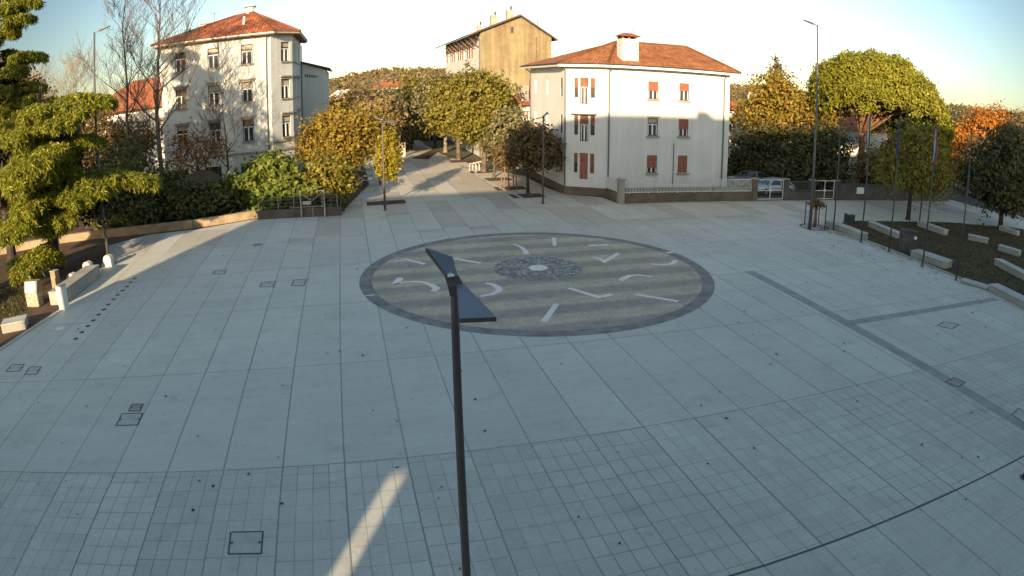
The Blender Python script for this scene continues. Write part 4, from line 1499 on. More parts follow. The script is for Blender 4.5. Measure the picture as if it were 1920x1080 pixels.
for s, (xe, ze) in ((-1, (-1.5, 14.80)), (1, (9.3, 14.35))):
    a0, a1 = (xe, -0.45, ze), (xe, 28.5, ze)
    r0, r1 = (4.7, -0.45, 17.36), (4.7, 28.5, 17.36)
    q = [a0, r0, r1, a1] if s > 0 else [a0, a1, r1, r0]
    q = [a0, a1, r1, r0]
    lo = [(x, y, z - 0.16) for x, y, z in q]
    mb.loft([lo, q] if s < 0 else [q, lo])
mb.build('roof', M['tiles3'], yel, slope_uv=True)
mb = MB()
mb.bar((-1.5, -0.46, 14.66), (4.7, -0.46, 17.18), 0.06, 0.16)
mb.bar((4.7, -0.46, 17.18), (9.3, -0.46, 14.18), 0.06, 0.16)
mb.tube([(-1.55, -0.45, 14.70), (-1.55, 28.5, 14.70)], 0.09, 8)
mb.build('verge_board', M['darkeave'], yel)
for k in range(10):
    y = 0.5 + k * 3
    mb = MB()
    mb.bar((-0.02, y, 13.2), (-1.35, y, 14.55), 0.1)
    mb.build('eave_bracket', M['eave'], yel)
for x, y, z0, z1, w_ in ((4.2, 3.0, 17.0, 18.2, 0.8), (3.1, 7.0, 16.4, 17.9, 0.9), (2.2, 12, 15.8, 17.0, 0.6)):
    mb = MB()
    mb.box(x - w_ / 2, x + w_ / 2, y - 0.4, y + 0.4, z0, z1, 0.02)
    c_ = mb.build('chimney', M['trim'], yel)
    mb = MB()
    mb.tube([(x + 0.2, y, z1), (x + 0.2, y, z1 + 0.5)], 0.12, 8)
    mb.build('flue', M['darkeave'], c_)
mb = MB()
mb.tube([(7.2, 1, 15.4), (7.2, 1, 16.9)], 0.05, 6)
mb.build('vent_pipe', M['darkeave'], yel)
pipe(yel, SL, 27.8, 0, 14.6, M['mast'], 0.1, 0.07)
mb = MB()
mb.tube([(6.7, -0.1, 9.5), (6.7, -0.1, 14.6)], 0.045, 6)
mb.build('conduit', M['eave'], yel)

# small house between the ochre house and the villa
sm = thing('small_house', 'small white house with a brown roof and chimney between the trees and the villa', 'house', (0.2, 69.5, 0), GRID)
w1 = Wall((0, 0), (1, 0), 7, 0, 6.6)
for a in (0.6, 2.2):
    window(w1, sm, a, a + 0.9, 4.4, 6.0, 'casement')
mb = MB()
w1.into(mb)
Wall((0, 6), (0, -1), 6, 0, 6.6).into(mb)
Wall((7, 0), (0, 1), 6, 0, 6.6).into(mb)
mb.build('wall', M['white'], sm)
mb = MB()
mb.add([(-0.6, -0.6, 6.6), (7.6, -0.6, 6.6), (7.6, 6.6, 6.6), (-0.6, 6.6, 6.6), (2.5, 3, 8.2), (4.5, 3, 8.2)], [(0, 1, 5, 4), (1, 2, 5), (2, 3, 4, 5), (3, 0, 4), (3, 2, 1, 0)])
mb.build('roof', M['tiles3'], sm, slope_uv=True)
mb = MB()
mb.box(0.9, 1.7, 0.3, 1.0, 6.7, 8.7, 0.02)
mb.build('chimney', M['trim'], sm)
for x in (2.0, 2.6):
    mb = MB()
    mb.tube([(x, 0.9, 6.9), (x, 0.9, 9.3)], 0.11, 8)
    mb.build('flue', M['brownshut'], sm)

# --- the pale school-like building on the left
LX, LY = -22.2, 60.2
sch = thing('pale_building', 'pale three storey building with red hip roof and cut corner, tree shadows on front', 'building', (LX, LY, 0), GRID)
FL = Wall((-11.0, 0), (1, 0), 11.0, 0, 14.6, 0.2)
chd = Vector((1.89, 2.21))
CL = Wall((0, 0), chd, chd.length, 0, 14.6, 0.2)
SD = Wall((1.89, 2.21), (0, 1), 12.5, 0, 14.6, 0.2)
for z0, z1, li in ((12.0, 13.9, False), (8.4, 10.27, True), (4.66, 6.72, True)):
    for a, b in ((-9.56, -8.42), (-6.22, -5.07), (-2.89, -1.77)):
        window(FL, sch, a + 11, b + 11, z0, z1, 'casement', lintel=li)
    window(CL, sch, 1.36, 2.53, z0, z1, 'casement', lintel=li)
    for y in (0.7, 2.3, 3.9, 6.4, 8.4):
        window(SD, sch, y, y + 0.9, z0, z1, 'casement', lintel=li)
for a, b in ((-3.25, -1.6), (-6.9, -5.2), (-10.2, -8.6)):
    window(FL, sch, a + 11, b + 11, 0.6, 2.55, 'plain', sill=False)
window(CL, sch, 1.2, 2.5, 0.5, 2.6, 'plain', sill=False)
mb = MB()
for w in (FL, CL, SD):
    w.into(mb)
Wall((-11, 12), (0, -1), 12, 0, 14.6).into(mb)
Wall((1.89, 14.7), (-1, 0), 12.9, 0, 14.6).into(mb)
mb.build('wall', M['school'], sch)
mb = MB()
FL.bx(mb, 0, 11.0, 3.42, 3.62, 0.0, 0.14)
CL.bx(mb, 0.05, chd.length - 0.05, 3.42, 3.62, 0.0, 0.14)
SD.bx(mb, 0, 12.5, 3.42, 3.62, 0.0, 0.14)
mb.build('string_course', M['trim'], sch)
mb = MB()
CL.bx(mb, 0.05, chd.length - 0.05, 4.28, 4.40, 0.0, 0.16)
mb.build('ledge', M['trim'], sch)
evp = [(-11.7, 13.0), (-11.7, -0.7), (0.35, -0.7), (2.6, 1.95), (2.6, 15.4)]
mb = MB()
mb.prism(evp, 14.6, 14.72)
mb.build('soffit', M['eave'], sch)
evp2 = [(-11.74, 13.04), (-11.74, -0.74), (0.38, -0.74), (2.64, 1.92), (2.64, 15.44)]
mb = MB()
mb.prism(evp2, 14.722, 14.86)
mb.build('fascia', M['fascia'], sch)
ap = (-2.6, 6.0, 17.7)
ap2 = (-4.6, 7.5, 17.7)
e = [(x, y, 14.87) for x, y in [(-11.85, 13.1), (-11.85, -0.86), (0.42, -0.86), (2.74, 1.88), (2.74, 15.5)]]
mb = MB()
mb.add([e[0], e[1], ap2], [(0, 1, 2)])
mb.add([e[1], e[2], ap, ap2], [(0, 1, 2), (0, 2, 3)])
mb.add([e[2], e[3], ap], [(0, 1, 2)])
mb.add([e[3], e[4], ap], [(0, 1, 2)])
mb.add([e[4], e[0], ap2, ap], [(0, 1, 2), (0, 2, 3)])
roof = mb.build('roof', M['tiles'], sch, slope_uv=True)
mb = MB()
for a, b in ((e[1], ap2), (e[2], ap), (e[3], ap), (ap, ap2)):
    mb.tube([(a[0], a[1], a[2] + 0.03), (b[0], b[1], b[2] + 0.03)], 0.12, 8)
mb.build('ridge_tiles', M['tiles'], roof)
mb = MB()
mb.box(-3.3, -2.55, 6.2, 6.9, 16.9, 18.35, 0.02)
c_ = mb.build('chimney', M['white'], sch)
mb = MB()
mb.box(-3.5, -2.35, 6.0, 7.1, 18.352, 18.47, 0.01)
mb.build('chimney_cap', M['trim'], c_)
mb = MB()
mb.bar((-3.0, 2.2, 15.9), (-2.9, 2.2, 16.9), 0.2, 0.1)
mb.build('roof_vent', M['fascia'], sch)
pipe(sch, FL, 10.6, 0, 14.6, M['mast'], 0.09, 0.06)
pipe(sch, SD, 12.3, 0, 14.6, M['mast'], 0.09, 0.06)
# rear wing, lower, in the shade of the main block
WG = Wall((0.8, 14.72), (1, 0), 4.0, 0, 11.2, 0.2)
mb = MB()
WG.into(mb)
Wall((4.8, 14.72), (0, 1), 14, 0, 11.2).into(mb)
mb.add([WG.p(0, 11.2), WG.p(4.0, 11.2), WG.p(0, 12.5)], [(0, 1, 2)])
mb.build('rear_wall', M['school'], sch)
mb = MB()
q = [(0.5, 14.3, 12.72), (5.3, 14.3, 11.25), (5.3, 29, 11.25), (0.5, 29, 12.72)]
mb.loft([q, [(x, y, z + 0.16) for x, y, z in q]])
mb.build('rear_roof', M['darkeave'], sch)
mb = MB()
for k in range(7):
    WG.bx(mb, 1.55 + k * 0.22, 1.68 + k * 0.22, 10.55 - k * 0.03, 10.9 - k * 0.05, 0.002, 0.03)
mb.build('vent_slots', M['winwood'], sch)

# plain modern block behind it
blk = thing('white_block', 'white flat roofed block with a row of small dark windows, behind the pale building roof', 'building', (-40.3, 95, 0), 0)
w1 = Wall((-6.6, 0), (1, 0), 7.2, 0, 20.9, 0.2)
for k in range(5):
    window(w1, blk, 0.7 + k * 1.3, 1.25 + k * 1.3, 19.2, 20.1, 'plain', sill=False)
mb = MB()
w1.into(mb)
Wall((0.6, 0), (0, 1), 12, 0, 20.9).into(mb)
Wall((-6.6, 12), (0, -1), 12, 0, 20.9).into(mb)
mb.build('wall', M['white'], blk)
mb = MB()
mb.box(-6.8, 0.8, -0.3, 12.3, 20.902, 21.1, 0.02)
mb.build('roof_slab', M['trim'], blk)
mb = MB()
mb.tube([(-5.6, 3, 21), (-5.6, 3, 23.0)], 0.05, 5)
mb.tube([(-6.3, 3, 22.8), (-4.9, 3, 22.8)], 0.04, 4)
mb.build('aerial', M['mast'], blk)

# lower red roofed house at far left
rh = thing('red_roof_house', 'long low white house with a dark red roof behind the bare trees on the left', 'house', (-36, 70, 0), GRID)
w1 = Wall((-14, 0), (1, 0), 15.5, 0, 8.9, 0.2)
for k in range(5):
    window(w1, rh, 1.2 + k * 2.9, 2.2 + k * 2.9, 5.6, 7.3, 'casement', lintel=True)
mb = MB()
w1.into(mb)
Wall((-14, 11), (0, -1), 11, 0, 8.9).into(mb)
Wall((1.5, 0), (0, 1), 11, 0, 8.9).into(mb)
mb.build('wall', M['white'], rh)
mb = MB()
mb.add([(-14.8, -0.8, 8.9), (2.3, -0.8, 8.9), (2.3, 11.8, 8.9), (-14.8, 11.8, 8.9), (-9, 5.5, 12.6), (2.3, 5.5, 12.6)], [(0, 1, 5, 4), (1, 2, 5), (2, 3, 4, 5), (3, 0, 4), (3, 2, 1, 0)])
mb.build('roof', M['tiles3'], rh, slope_uv=True)
for x in (-4.6, 0.2):
    mb = MB()
    mb.box(x - 0.4, x + 0.4, 4.2, 5.0, 11.4, 13.5, 0.02)
    c_ = mb.build('chimney', M['white'], rh)
    mb = MB()
    mb.box(x - 0.5, x + 0.5, 4.1, 5.1, 13.5, 13.62, 0.01)
    mb.build('chimney_cap', M['darkeave'], c_)

# house beyond the villa on the right
rr = thing('red_roof_house', 'grey shaded house with a pinkish red hip roof just right of the white villa', 'house', (23.0, 80, 0), GRID)
w1 = Wall((-6, 0), (1, 0), 12.5, 0, 6.6, 0.2)
for k in range(4):
    window(w1, rr, 1.0 + k * 3, 2.0 + k * 3, 3.8, 5.4, 'casement')
mb = MB()
w1.into(mb)
Wall((6.5, 0), (0, 1), 10, 0, 6.6).into(mb)
Wall((-6, 10), (0, -1), 10, 0, 6.6).into(mb)
mb.build('wall', M['white'], rr)
mb = MB()
mb.add([(-6.8, -0.8, 6.6), (7.3, -0.8, 6.6), (7.3, 10.8, 6.6), (-6.8, 10.8, 6.6), (-1, 5, 9.4), (1.5, 5, 9.4)], [(0, 1, 5, 4), (1, 2, 5), (2, 3, 4, 5), (3, 0, 4), (3, 2, 1, 0)])
mb.build('roof', M['tiles'], rr, slope_uv=True)
mb = MB()
mb.box(-0.4, 0.4, 3.2, 4.0, 8.4, 10.2, 0.02)
mb.build('chimney', M['white'], rr)

# little white house glimpsed behind the hedge on the right
lh = thing('white_house', 'small sunlit white house glimpsed between the hedge and the umbrella pine', 'house', (43.46, 76.0, -0.2), GRID)
lh.location.z = 0
w1 = Wall((-4, 0), (1, 0), 9, 0, 5.6, 0.2)
for k in range(3):
    window(w1, lh, 1.0 + k * 2.7, 2.0 + k * 2.7, 1.4, 3.2, 'casement')
mb = MB()
w1.into(mb)
Wall((-4, 6), (0, -1), 6, 0, 5.6).into(mb)
mb.build('wall', M['white'], lh)
mb = MB()
mb.add([(-4.5, -0.5, 5.6), (5.5, -0.5, 5.6), (5.5, 6.5, 5.6), (-4.5, 6.5, 5.6), (-1.5, 3, 7.4), (2.5, 3, 7.4)], [(0, 1, 5, 4), (1, 2, 5), (2, 3, 4, 5), (3, 0, 4), (3, 2, 1, 0)])
mb.build('roof', M['tiles3'], lh, slope_uv=True)


def far_house(label, loc, w_, d_, h_, roofm, rot):
    t = thing('far_house', label, 'house', loc, rot)
    w1 = Wall((-w_ / 2, 0), (1, 0), w_, 0, h_, 0.15)
    for k in range(int(w_ / 3)):
        window(w1, t, 0.8 + k * 3, 1.8 + k * 3, h_ - 2.4, h_ - 0.9, 'plain', sill=False)
    mb = MB()
    w1.into(mb)
    Wall((w_ / 2, 0), (0, 1), d_, 0, h_).into(mb)
    Wall((-w_ / 2, d_), (0, -1), d_, 0, h_).into(mb)
    mb.build('wall', M['white'], t)
    mb = MB()
    a, b = w_ / 2 + 0.6, d_ + 0.6
    mb.add([(-a, -0.6, h_), (a, -0.6, h_), (a, b, h_), (-a, b, h_), (-a * 0.5, d_ / 2, h_ + d_ * 0.25), (a * 0.5, d_ / 2, h_ + d_ * 0.25)],
           [(0, 1, 5, 4), (1, 2, 5), (2, 3, 4, 5), (3, 0, 4), (3, 2, 1, 0)])
    mb.build('roof', roofm, t, slope_uv=True)
    return t


far_house('distant pale house with a pink roof on the hillside above the street trees', (-50.5, 280, 0), 16, 10, 8.0, M['tiles'], R(-6))
far_house('distant white house on the wooded hill right of the villa', (118.5, 310, 0), 12, 9, 9.0, M['tiles'], R(-12))
far_house('pale house end half hidden behind the golden tree beside the pale building', (-30.8, 116, 0), 3.6, 8, 6.6, M['fascia'], R(-10))

# --- the town hall the viewer looks from: its shade covers the plaza
th = thing('town_hall', 'large pale town hall standing behind the viewer, its shade lies over the plaza', 'town hall', (-28.11, -14.1, 0), GRID)
TH, TL, XS = 22.70, 17.45, 17.2       # tall main block, lower left wing, step between them
wl = Wall((XS, 0), (-1, 0), XS, 0, TL, 0.2)
wr_ = Wall((70.5, 0), (-1, 0), 70.5 - XS, 0, TH, 0.2)
GL = []
for w1, n_, rows in ((wl, 6, 3), (wr_, 17, 4)):
    for r_ in range(rows):
        for k in range(n_):
            a = 1.0 + k * 3.0
            xx = (XS if w1 is wl else 70.5) - a - 0.7
            if abs(xx - 22.2) < 2.0 and r_ < 2:
                continue
            w1.hole(a, a + 1.4, 1.2 + r_ * 4.2, 3.4 + r_ * 4.2)
            GL.append((w1, a, a + 1.4, 1.2 + r_ * 4.2, 3.4 + r_ * 4.2))
# wall slots added to cast a sun strip, standing in for window-reflected light
wr_.hole(70.5 - 22.45, 70.5 - 21.95, 4.05, 6.15)
wb1 = Wall((0, -15), (1, 0), XS, 0, TL, 0.2)
wb2 = Wall((XS, -15), (1, 0), 70.5 - XS, 0, TH, 0.2)
wb1.hole(14.6, 16.7, 7.9, 11.4)
mb = MB()
for w1 in (wl, wr_, wb1, wb2):
    w1.into(mb)
mb.quad((0, 0, 0), (0, -15, 0), (0, -15, TL), (0, 0, TL))
mb.quad((XS, 0, TL), (XS, -15, TL), (XS, -15, TH), (XS, 0, TH))
mb.quad((70.5, -15, 0), (70.5, 0, 0), (70.5, 0, TH), (70.5, -15, TH))
mb.build('wall', M['school'], th)
for w1, a, b, c_, d_ in GL:
    mb = MB()
    mb.quad(w1.p(a, c_, -0.18), w1.p(b, c_, -0.18), w1.p(b, d_, -0.18), w1.p(a, d_, -0.18))
    mb.build('window', M['glass'], th)
mb = MB()
mb.box(-0.3, XS - 0.01, -15.3, 0.3, TL + 0.002, TL + 0.22, 0.02)
mb.box(XS - 0.3, 70.8, -15.3, 0.3, TH + 0.002, TH + 0.22, 0.02)
mb.build('roof', M['darkeave'], th)
mb = MB()
mb.box(33.9, 34.9, -4, -0.6, TH + 0.22, TH + 1.0, 0.02)
mb.build('roof_vent', M['white'], th)


# ------------------------------------------------------------------ cars
def car(label, loc, rot, paint, group=None):
    t = thing('parked_car', label, 'car', loc, rot, group)
    # stations: x, z_low, z_belt, half width, roof height, roof half width
    S = [(-2.15, 0.42, 0.62, 0.62), (-2.05, 0.30, 0.74, 0.80), (-1.3, 0.22, 0.86, 0.87), (-0.6, 0.20, 0.92, 0.89), (0.6, 0.20, 0.94, 0.89),
         (1.4, 0.22, 0.95, 0.87), (2.0, 0.30, 0.92, 0.80), (2.12, 0.42, 0.78, 0.66)]
    rings = []
    for x, zl, zb, w_ in S:
        rings.append([(x, -w_ * 0.92, zl), (x, -w_, (zl + zb) / 2), (x, -w_ * 0.93, zb), (x, -w_ * 0.5, zb + 0.04), (x, w_ * 0.5, zb + 0.04), (x, w_ * 0.93, zb), (x, w_, (zl + zb) / 2), (x, w_ * 0.92, zl)])
    mb = MB()
    mb.loft(rings)
    body = mb.build('body', paint, t, smooth=True)
    G_ = [(-1.15, 0.90, 0.90, 0.78), (-0.42, 0.93, 1.34, 0.62), (0.35, 0.95, 1.44, 0.60), (1.15, 0.95, 1.36, 0.60), (1.85, 0.94, 0.98, 0.70)]
    mb = MB()
    mb.loft([[(x, -0.80, zb), (x, -w_, zt), (x, w_, zt), (x, 0.80, zb)] for x, zb, zt, w_ in G_])
    mb.build('window_glass', M['carglass'], t)
    mb = MB()
    mb.loft([[(x, -w_ - 0.01, zt - 0.03), (x, -w_ + 0.05, zt + 0.03), (x, w_ - 0.05, zt + 0.03), (x, w_ + 0.01, zt - 0.03)] for x, zt, w_ in ((-0.5, 1.33, 0.62), (0.35, 1.445, 0.60), (1.1, 1.38, 0.60), (1.45, 1.22, 0.63))])
    for s in (-1, 1):
        mb.bar((-1.12, s * 0.80, 0.90), (-0.45, s * 0.64, 1.33), 0.06)
        mb.bar((1.83, s * 0.74, 0.95), (1.1, s * 0.63, 1.37), 0.09)
        mb.bar((0.35, s * 0.815, 0.93), (0.38, s * 0.625, 1.42), 0.07)
    mb.build('roof', paint, t)
    for x in (-1.35, 1.30):
        for s in (-1, 1):
            mb = MB(Matrix.Translation((x, s * 0.80, 0.31)) @ Matrix.Rotation(PI / 2, 4, 'X'))
            mb.lathe([(0.20, -0.10), (0.31, -0.09), (0.31, 0.09), (0.20, 0.10)], (0, 0, 0), 18)
            w_ = mb.build('wheel', M['tyre'], t)
            mb = MB(Matrix.Translation((x, s * 0.80, 0.31)) @ Matrix.Rotation(PI / 2, 4, 'X'))
            mb.lathe([(0.19, -0.103), (0.05, -0.108), (0.05, 0.108), (0.19, 0.103)], (0, 0, 0), 12)
            mb.build('rim', M['steel'], w_)
    for s in (-1, 1):
        mb = MB()
        mb.box(-2.14, -2.0, s * 0.6 - 0.14, s * 0.6 + 0.14, 0.60, 0.70, 0.02)
        mb.build('headlight', M['lightlens'], t)
        mb = MB()
        mb.box(2.0, 2.12, s * 0.62 - 0.12, s * 0.62 + 0.12, 0.74, 0.86, 0.02)
        mb.build('tail_light', M['shutter'], t)
    return t


c1 = car('dark grey parked car with its roof showing above the fence right of the villa', (22.6, 61.0, 0), R(12), M['cardark'])
c2 = car('silver parked car right behind the pale double gate', (23.3, 56.6, 0), R(14), M['carsilver'])
CARS = [('white parked car nearest on the road at the far right', (81.27, 99.03), M['carwhite']), ('silver parked car in the middle of the line on the far right road', (90.73, 112.29), M['carsilver']), ('dark blue parked car farthest down the road on the right', (97.02, 121.45), M['carblue'])]
for l, p, m in CARS:
    car(l, (p[0], p[1], 0), R(62), m, 'cars parked along the far right road')


# ------------------------------------------------------------------ trees
def leaf_quads(P, Nn, r, size, elong=1.5):
    """one quad per leaf at P with normals about Nn"""
    n = len(P)
    nn = Nn + r.normal(0, 0.55, (n, 3))
    nn /= np.linalg.norm(nn, axis=1)[:, None] + 1e-9
    t = np.cross(nn, r.normal(0, 1, (n, 3)))
    t /= np.linalg.norm(t, axis=1)[:, None] + 1e-9
    b = np.cross(nn, t)
    s = (r.uniform(0.6, 1.25, n) * size)[:, None]
    a, c = t * s * 0.5 * elong, b * s * 0.5
    return np.stack([P - a, P - c * 0.9 + a * 0.1, P + a, P + c], 1)


def crown_cloud(blobs, n, size, seed, spread=0.42, per=16, fill=0.5, elong=1.5, up=0.25):
    r = np.random.default_rng(seed)
    w = np.array([(b[3] * b[4] * b[5]) ** 0.72 for b in blobs])
    w /= w.sum()
    out, nor = [], []
    for b, k in zip(blobs, w):
        m = max(3, int(n * k / per))
        d = r.normal(0, 1, (m, 3))
        d /= np.linalg.norm(d, axis=1)[:, None]
        rad = (fill + (1 - fill) * r.random(m) ** 0.6)[:, None]
        rad = rad * (1 + 0.24 * r.normal(0, 1, (m, 1)) * (r.random((m, 1)) < 0.4))
        c = np.array(b[:3]) + d * rad * np.array(b[3:6])
        sp = spread * (0.6 + 0.8 * r.random((m, 1, 1)))
        q = c[:, None, :] + r.normal(0, 1, (m, per, 3)) * sp * np.array([1, 1, 0.75])
        out.append(q.reshape(-1, 3))
        nor.append(np.repeat(d + np.array([0, 0, up]), per, 0))
    P, Nn = np.concatenate(out), np.concatenate(nor)
    P[:, 2] = np.maximum(P[:, 2], 0.05)
    return leaf_quads(P, Nn, r, size, elong)


def trunk_mesh(base, blobs, rad, seed, fork=0.45, seg=8):
    r = random.Random(seed)
    mb = MB()
    top = max(blobs, key=lambda b: b[2])
    zf = min(b[2] - b[5] * 0.5 for b in blobs) * fork + 0.55 * (1 - fork) * top[2]
    f = Vector((base[0] + r.uniform(-0.12, 0.12), base[1], zf))
    B = Vector((base[0], base[1], -0.05))
    mb.tube([B, B + Vector((0, 0, 0.25)), (B + f) / 2 + Vector((r.uniform(-.1, .1), 0, 0)), f], [rad * 1.5, rad * 1.08, rad * 0.9, rad * 0.75], seg)
    for b in blobs:
        c = Vector(b[:3])
        for k in range(3):
            e = c + Vector((r.uniform(-.55, .55) * b[3], r.uniform(-.55, .55) * b[4], r.uniform(0.0, .6) * b[5]))
            m_ = f.lerp(e, 0.5) + Vector((r.uniform(-.2, .2), r.uniform(-.2, .2), 0.15 * (e - f).length * 0.5))
            mb.tube([f - Vector((0, 0, 0.1)), m_, e], [rad * 0.5, rad * 0.3, rad * 0.07], 5)
    return mb


TREES = 0


def tree(name, label, base, blobs, n, size, leaf, bark='bark', rad=0.16, cat='tree', group=None, fill=0.5, spread=0.42, per=16, elong=1.5, fork=0.45, parts=('trunk', 'crown')):
    """blobs are given in world metres; the tree stands at base"""
    global TREES
    TREES += 1
    t = thing(name, label, cat, (base[0], base[1], 0), 0, group)
    lb = [(b[0] - base[0], b[1] - base[1]) + tuple(b[2:]) for b in blobs]
    trunk_mesh((0, 0), lb, rad, TREES, fork).build(parts[0], M[bark], t, smooth=True)
    np_quads(parts[1], crown_cloud(lb, n, size, 100 + TREES, spread, per, fill, elong), M[leaf], t)
    return t


def shrub(name, label, base, blobs, n, size, leaf, **kw):
    return tree(name, label, base, blobs, n, size, leaf, rad=0.06, cat=kw.pop('cat', 'shrub'), parts=('stem', 'foliage'), **kw)


def bare_tree(label, loc, H, seed, rad=0.24, width=0.45, low=0.25, bark='bark', counts=(10, 6, 5, 4), group='bare winter trees'):
    r = random.Random(seed)
    t = thing('bare_tree', label, 'tree', (loc[0], loc[1], 0), 0, group)
    tr, br, tw = MB(), MB(), MB()
    pts = [Vector((0, 0, -0.05))]
    for k in range(1, 8):
        pts.append(Vector((r.uniform(-.12, .12) * k * 0.5, r.uniform(-.1, .1) * k * 0.4, H * 0.92 * k / 7)))
    tr.tube(pts, [rad * (1.25 if i == 0 else 1) * (1 - 0.86 * i / 7) for i in range(8)], 8)

    def along(P, s):
        k = s * (len(P) - 1)
        i = int(min(k, len(P) - 2))
        return P[i].lerp(P[i + 1], k - i), (P[i + 1] - P[i]).normalized()

    def grow(p, d, L, ra, lev):
        P = [p]
        dd = d.copy()
        for _ in range(3):
            dd = (dd + Vector((r.uniform(-.22, .22), r.uniform(-.22, .22), r.uniform(-.02, .24)))).normalized()
            P.append(P[-1] + dd * L / 3)
        R_ = [ra, ra * 0.75, ra * 0.5, ra * 0.18]
        (br if lev < 2 else tw).tube(P, R_, 5 if lev < 2 else 3, False)
        if lev >= len(counts):
            return
        for k in range(counts[lev]):
            q, dq = along(P, 0.22 + 0.78 * (k + r.random()) / counts[lev])
            side = Vector((r.uniform(-1, 1), r.uniform(-1, 1), r.uniform(-0.25, 0.7)))
            nd = (dq * 0.75 + side * 0.75).normalized()
            grow(q, nd, L * r.uniform(0.42, 0.68), max(0.014, ra * 0.42), lev + 1)
    for k in range(counts[0] + 6):
        s = low + (0.97 - low) * (k + r.random()) / (counts[0] + 6)
        p, _ = along(pts, s)
        a = r.uniform(0, 6.28)
        el = r.uniform(0.25, 0.75) + 0.3 * s
        d = Vector((math.cos(a) * math.cos(el), math.sin(a) * math.cos(el), math.sin(el)))
        grow(p, d, H * width * (1.05 - 0.72 * s) * r.uniform(0.75, 1.1), rad * (1 - 0.8 * s) * 0.5, 1)
    tr.build('trunk', M[bark], t, smooth=True)
    br.build('branches', M[bark], t)
    tw.build('twigs', M[bark], t)
    return t


def cedar(label, base, H, rad, tips, extra, seed, leaf='f_cedar', zmin=1.5, name='cedar_tree', rmax=5.0, group=None, core=()):
    """layered branches with hanging needle sprays; tips are world points"""
    r = random.Random(seed)
    nr = np.random.default_rng(seed)
    t = thing(name, label, 'tree', (base[0], base[1], 0), 0, group)
    mb = MB()
    mb.tube([(0, 0, -0.05), (0, 0, 0.4), (0.05, 0, H * 0.5), (0, 0, H)], [rad * 1.35, rad, rad * 0.62, 0.05], 10)
    mb.build('trunk', M['barkdark'], t, smooth=True)
    br = MB()
    P, Nn, D = [], [], []
    tl = [Vector(q) - Vector((base[0], base[1], 0)) for q in tips]
    for k in range(extra):
        z = zmin + (H * 0.97 - zmin) * (k + r.random()) / extra
        a = r.uniform(0, 6.28)
        L = rmax * (1 - 0.8 * z / H) * r.uniform(0.7, 1.1)
        tl.append(Vector((math.cos(a) * L, math.sin(a) * L, z - 0.12 * L)))
    for e in tl:
        hd = Vector((e.x, e.y, 0))
        L = hd.length
        s = Vector((0, 0, min(H * 0.96, e.z + 0.10 * L)))
        m_ = s.lerp(e, 0.55) + Vector((0, 0, 0.09 * L))
        curve = [s, s.lerp(m_, 0.5), m_, m_.lerp(e, 0.6) + Vector((0, 0, 0.02 * L)), e]
        br.tube(curve, [0.03 + 0.012 * L, 0.026 + 0.008 * L, 0.03, 0.02, 0.008], 5)
        dirv = hd.normalized() if L > 0 else Vector((1, 0, 0))
        side = Vector((-dirv.y, dirv.x, 0))
        n = int(10 + L * 7)
        for i in range(n):
            f = 0.22 + 0.78 * (i + r.random()) / n
            kk = f * 4
            j = int(min(kk, 3))
            p = curve[j].lerp(curve[j + 1], kk - j)
            wl = L * 0.42 * (1.15 - f) + 0.30
            for sg in (-1, 1):
                q = p + (side * sg * 0.85 + dirv * 0.55).normalized() * wl * r.uniform(0.7, 1.1)
                q.z -= wl * r.uniform(0.12, 0.38)
                m = int(8 + wl * 24)
                for c in range(m):
                    w = p.lerp(q, (c + r.random()) / m)
                    P.append((w.x, w.y, w.z + r.uniform(-0.10, 0.06)))
                    D.append(r.uniform(0.22, 0.6))
                    if r.random() < 0.5:
                        P.append((w.x + r.uniform(-.1, .1), w.y + r.uniform(-.1, .1), w.z - r.uniform(0.12, 0.40)))
                        D.append(r.uniform(0.22, 0.5))
    P = np.array(P)
    n = len(P)
    L = np.array(D)[:, None]
    dn = np.stack([nr.normal(0, 0.45, n), nr.normal(0, 0.45, n), -np.abs(nr.normal(0.55, 0.3, n))], 1)
    dn /= np.linalg.norm(dn, axis=1)[:, None]
    sd = np.cross(dn, nr.normal(0, 1, (n, 3)))
    sd /= np.linalg.norm(sd, axis=1)[:, None]
    wd = sd * 0.034
    A = P - dn * L * 0.15
    Bq = P + dn * L * 0.85
    Q = np.stack([A - wd * 0.6, P + dn * L * 0.35 - wd, Bq, P + dn * L * 0.35 + wd], 1)
    # a few flat tufts on top that catch the sun
    k = nr.random(n) < 0.4
    T = leaf_quads(P[k] + np.array([0, 0, 0.03]), np.tile(np.array([0, -0.25, 1.0]), (k.sum(), 1)), nr, 0.12, 2.6)
    br.build('branches', M['barkdark'], t)
    np_quads('needles', np.concatenate([Q, T]), M[leaf], t)
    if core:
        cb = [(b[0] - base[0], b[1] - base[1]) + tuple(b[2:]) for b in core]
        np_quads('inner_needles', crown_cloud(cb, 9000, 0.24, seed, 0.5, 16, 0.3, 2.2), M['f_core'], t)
    return t


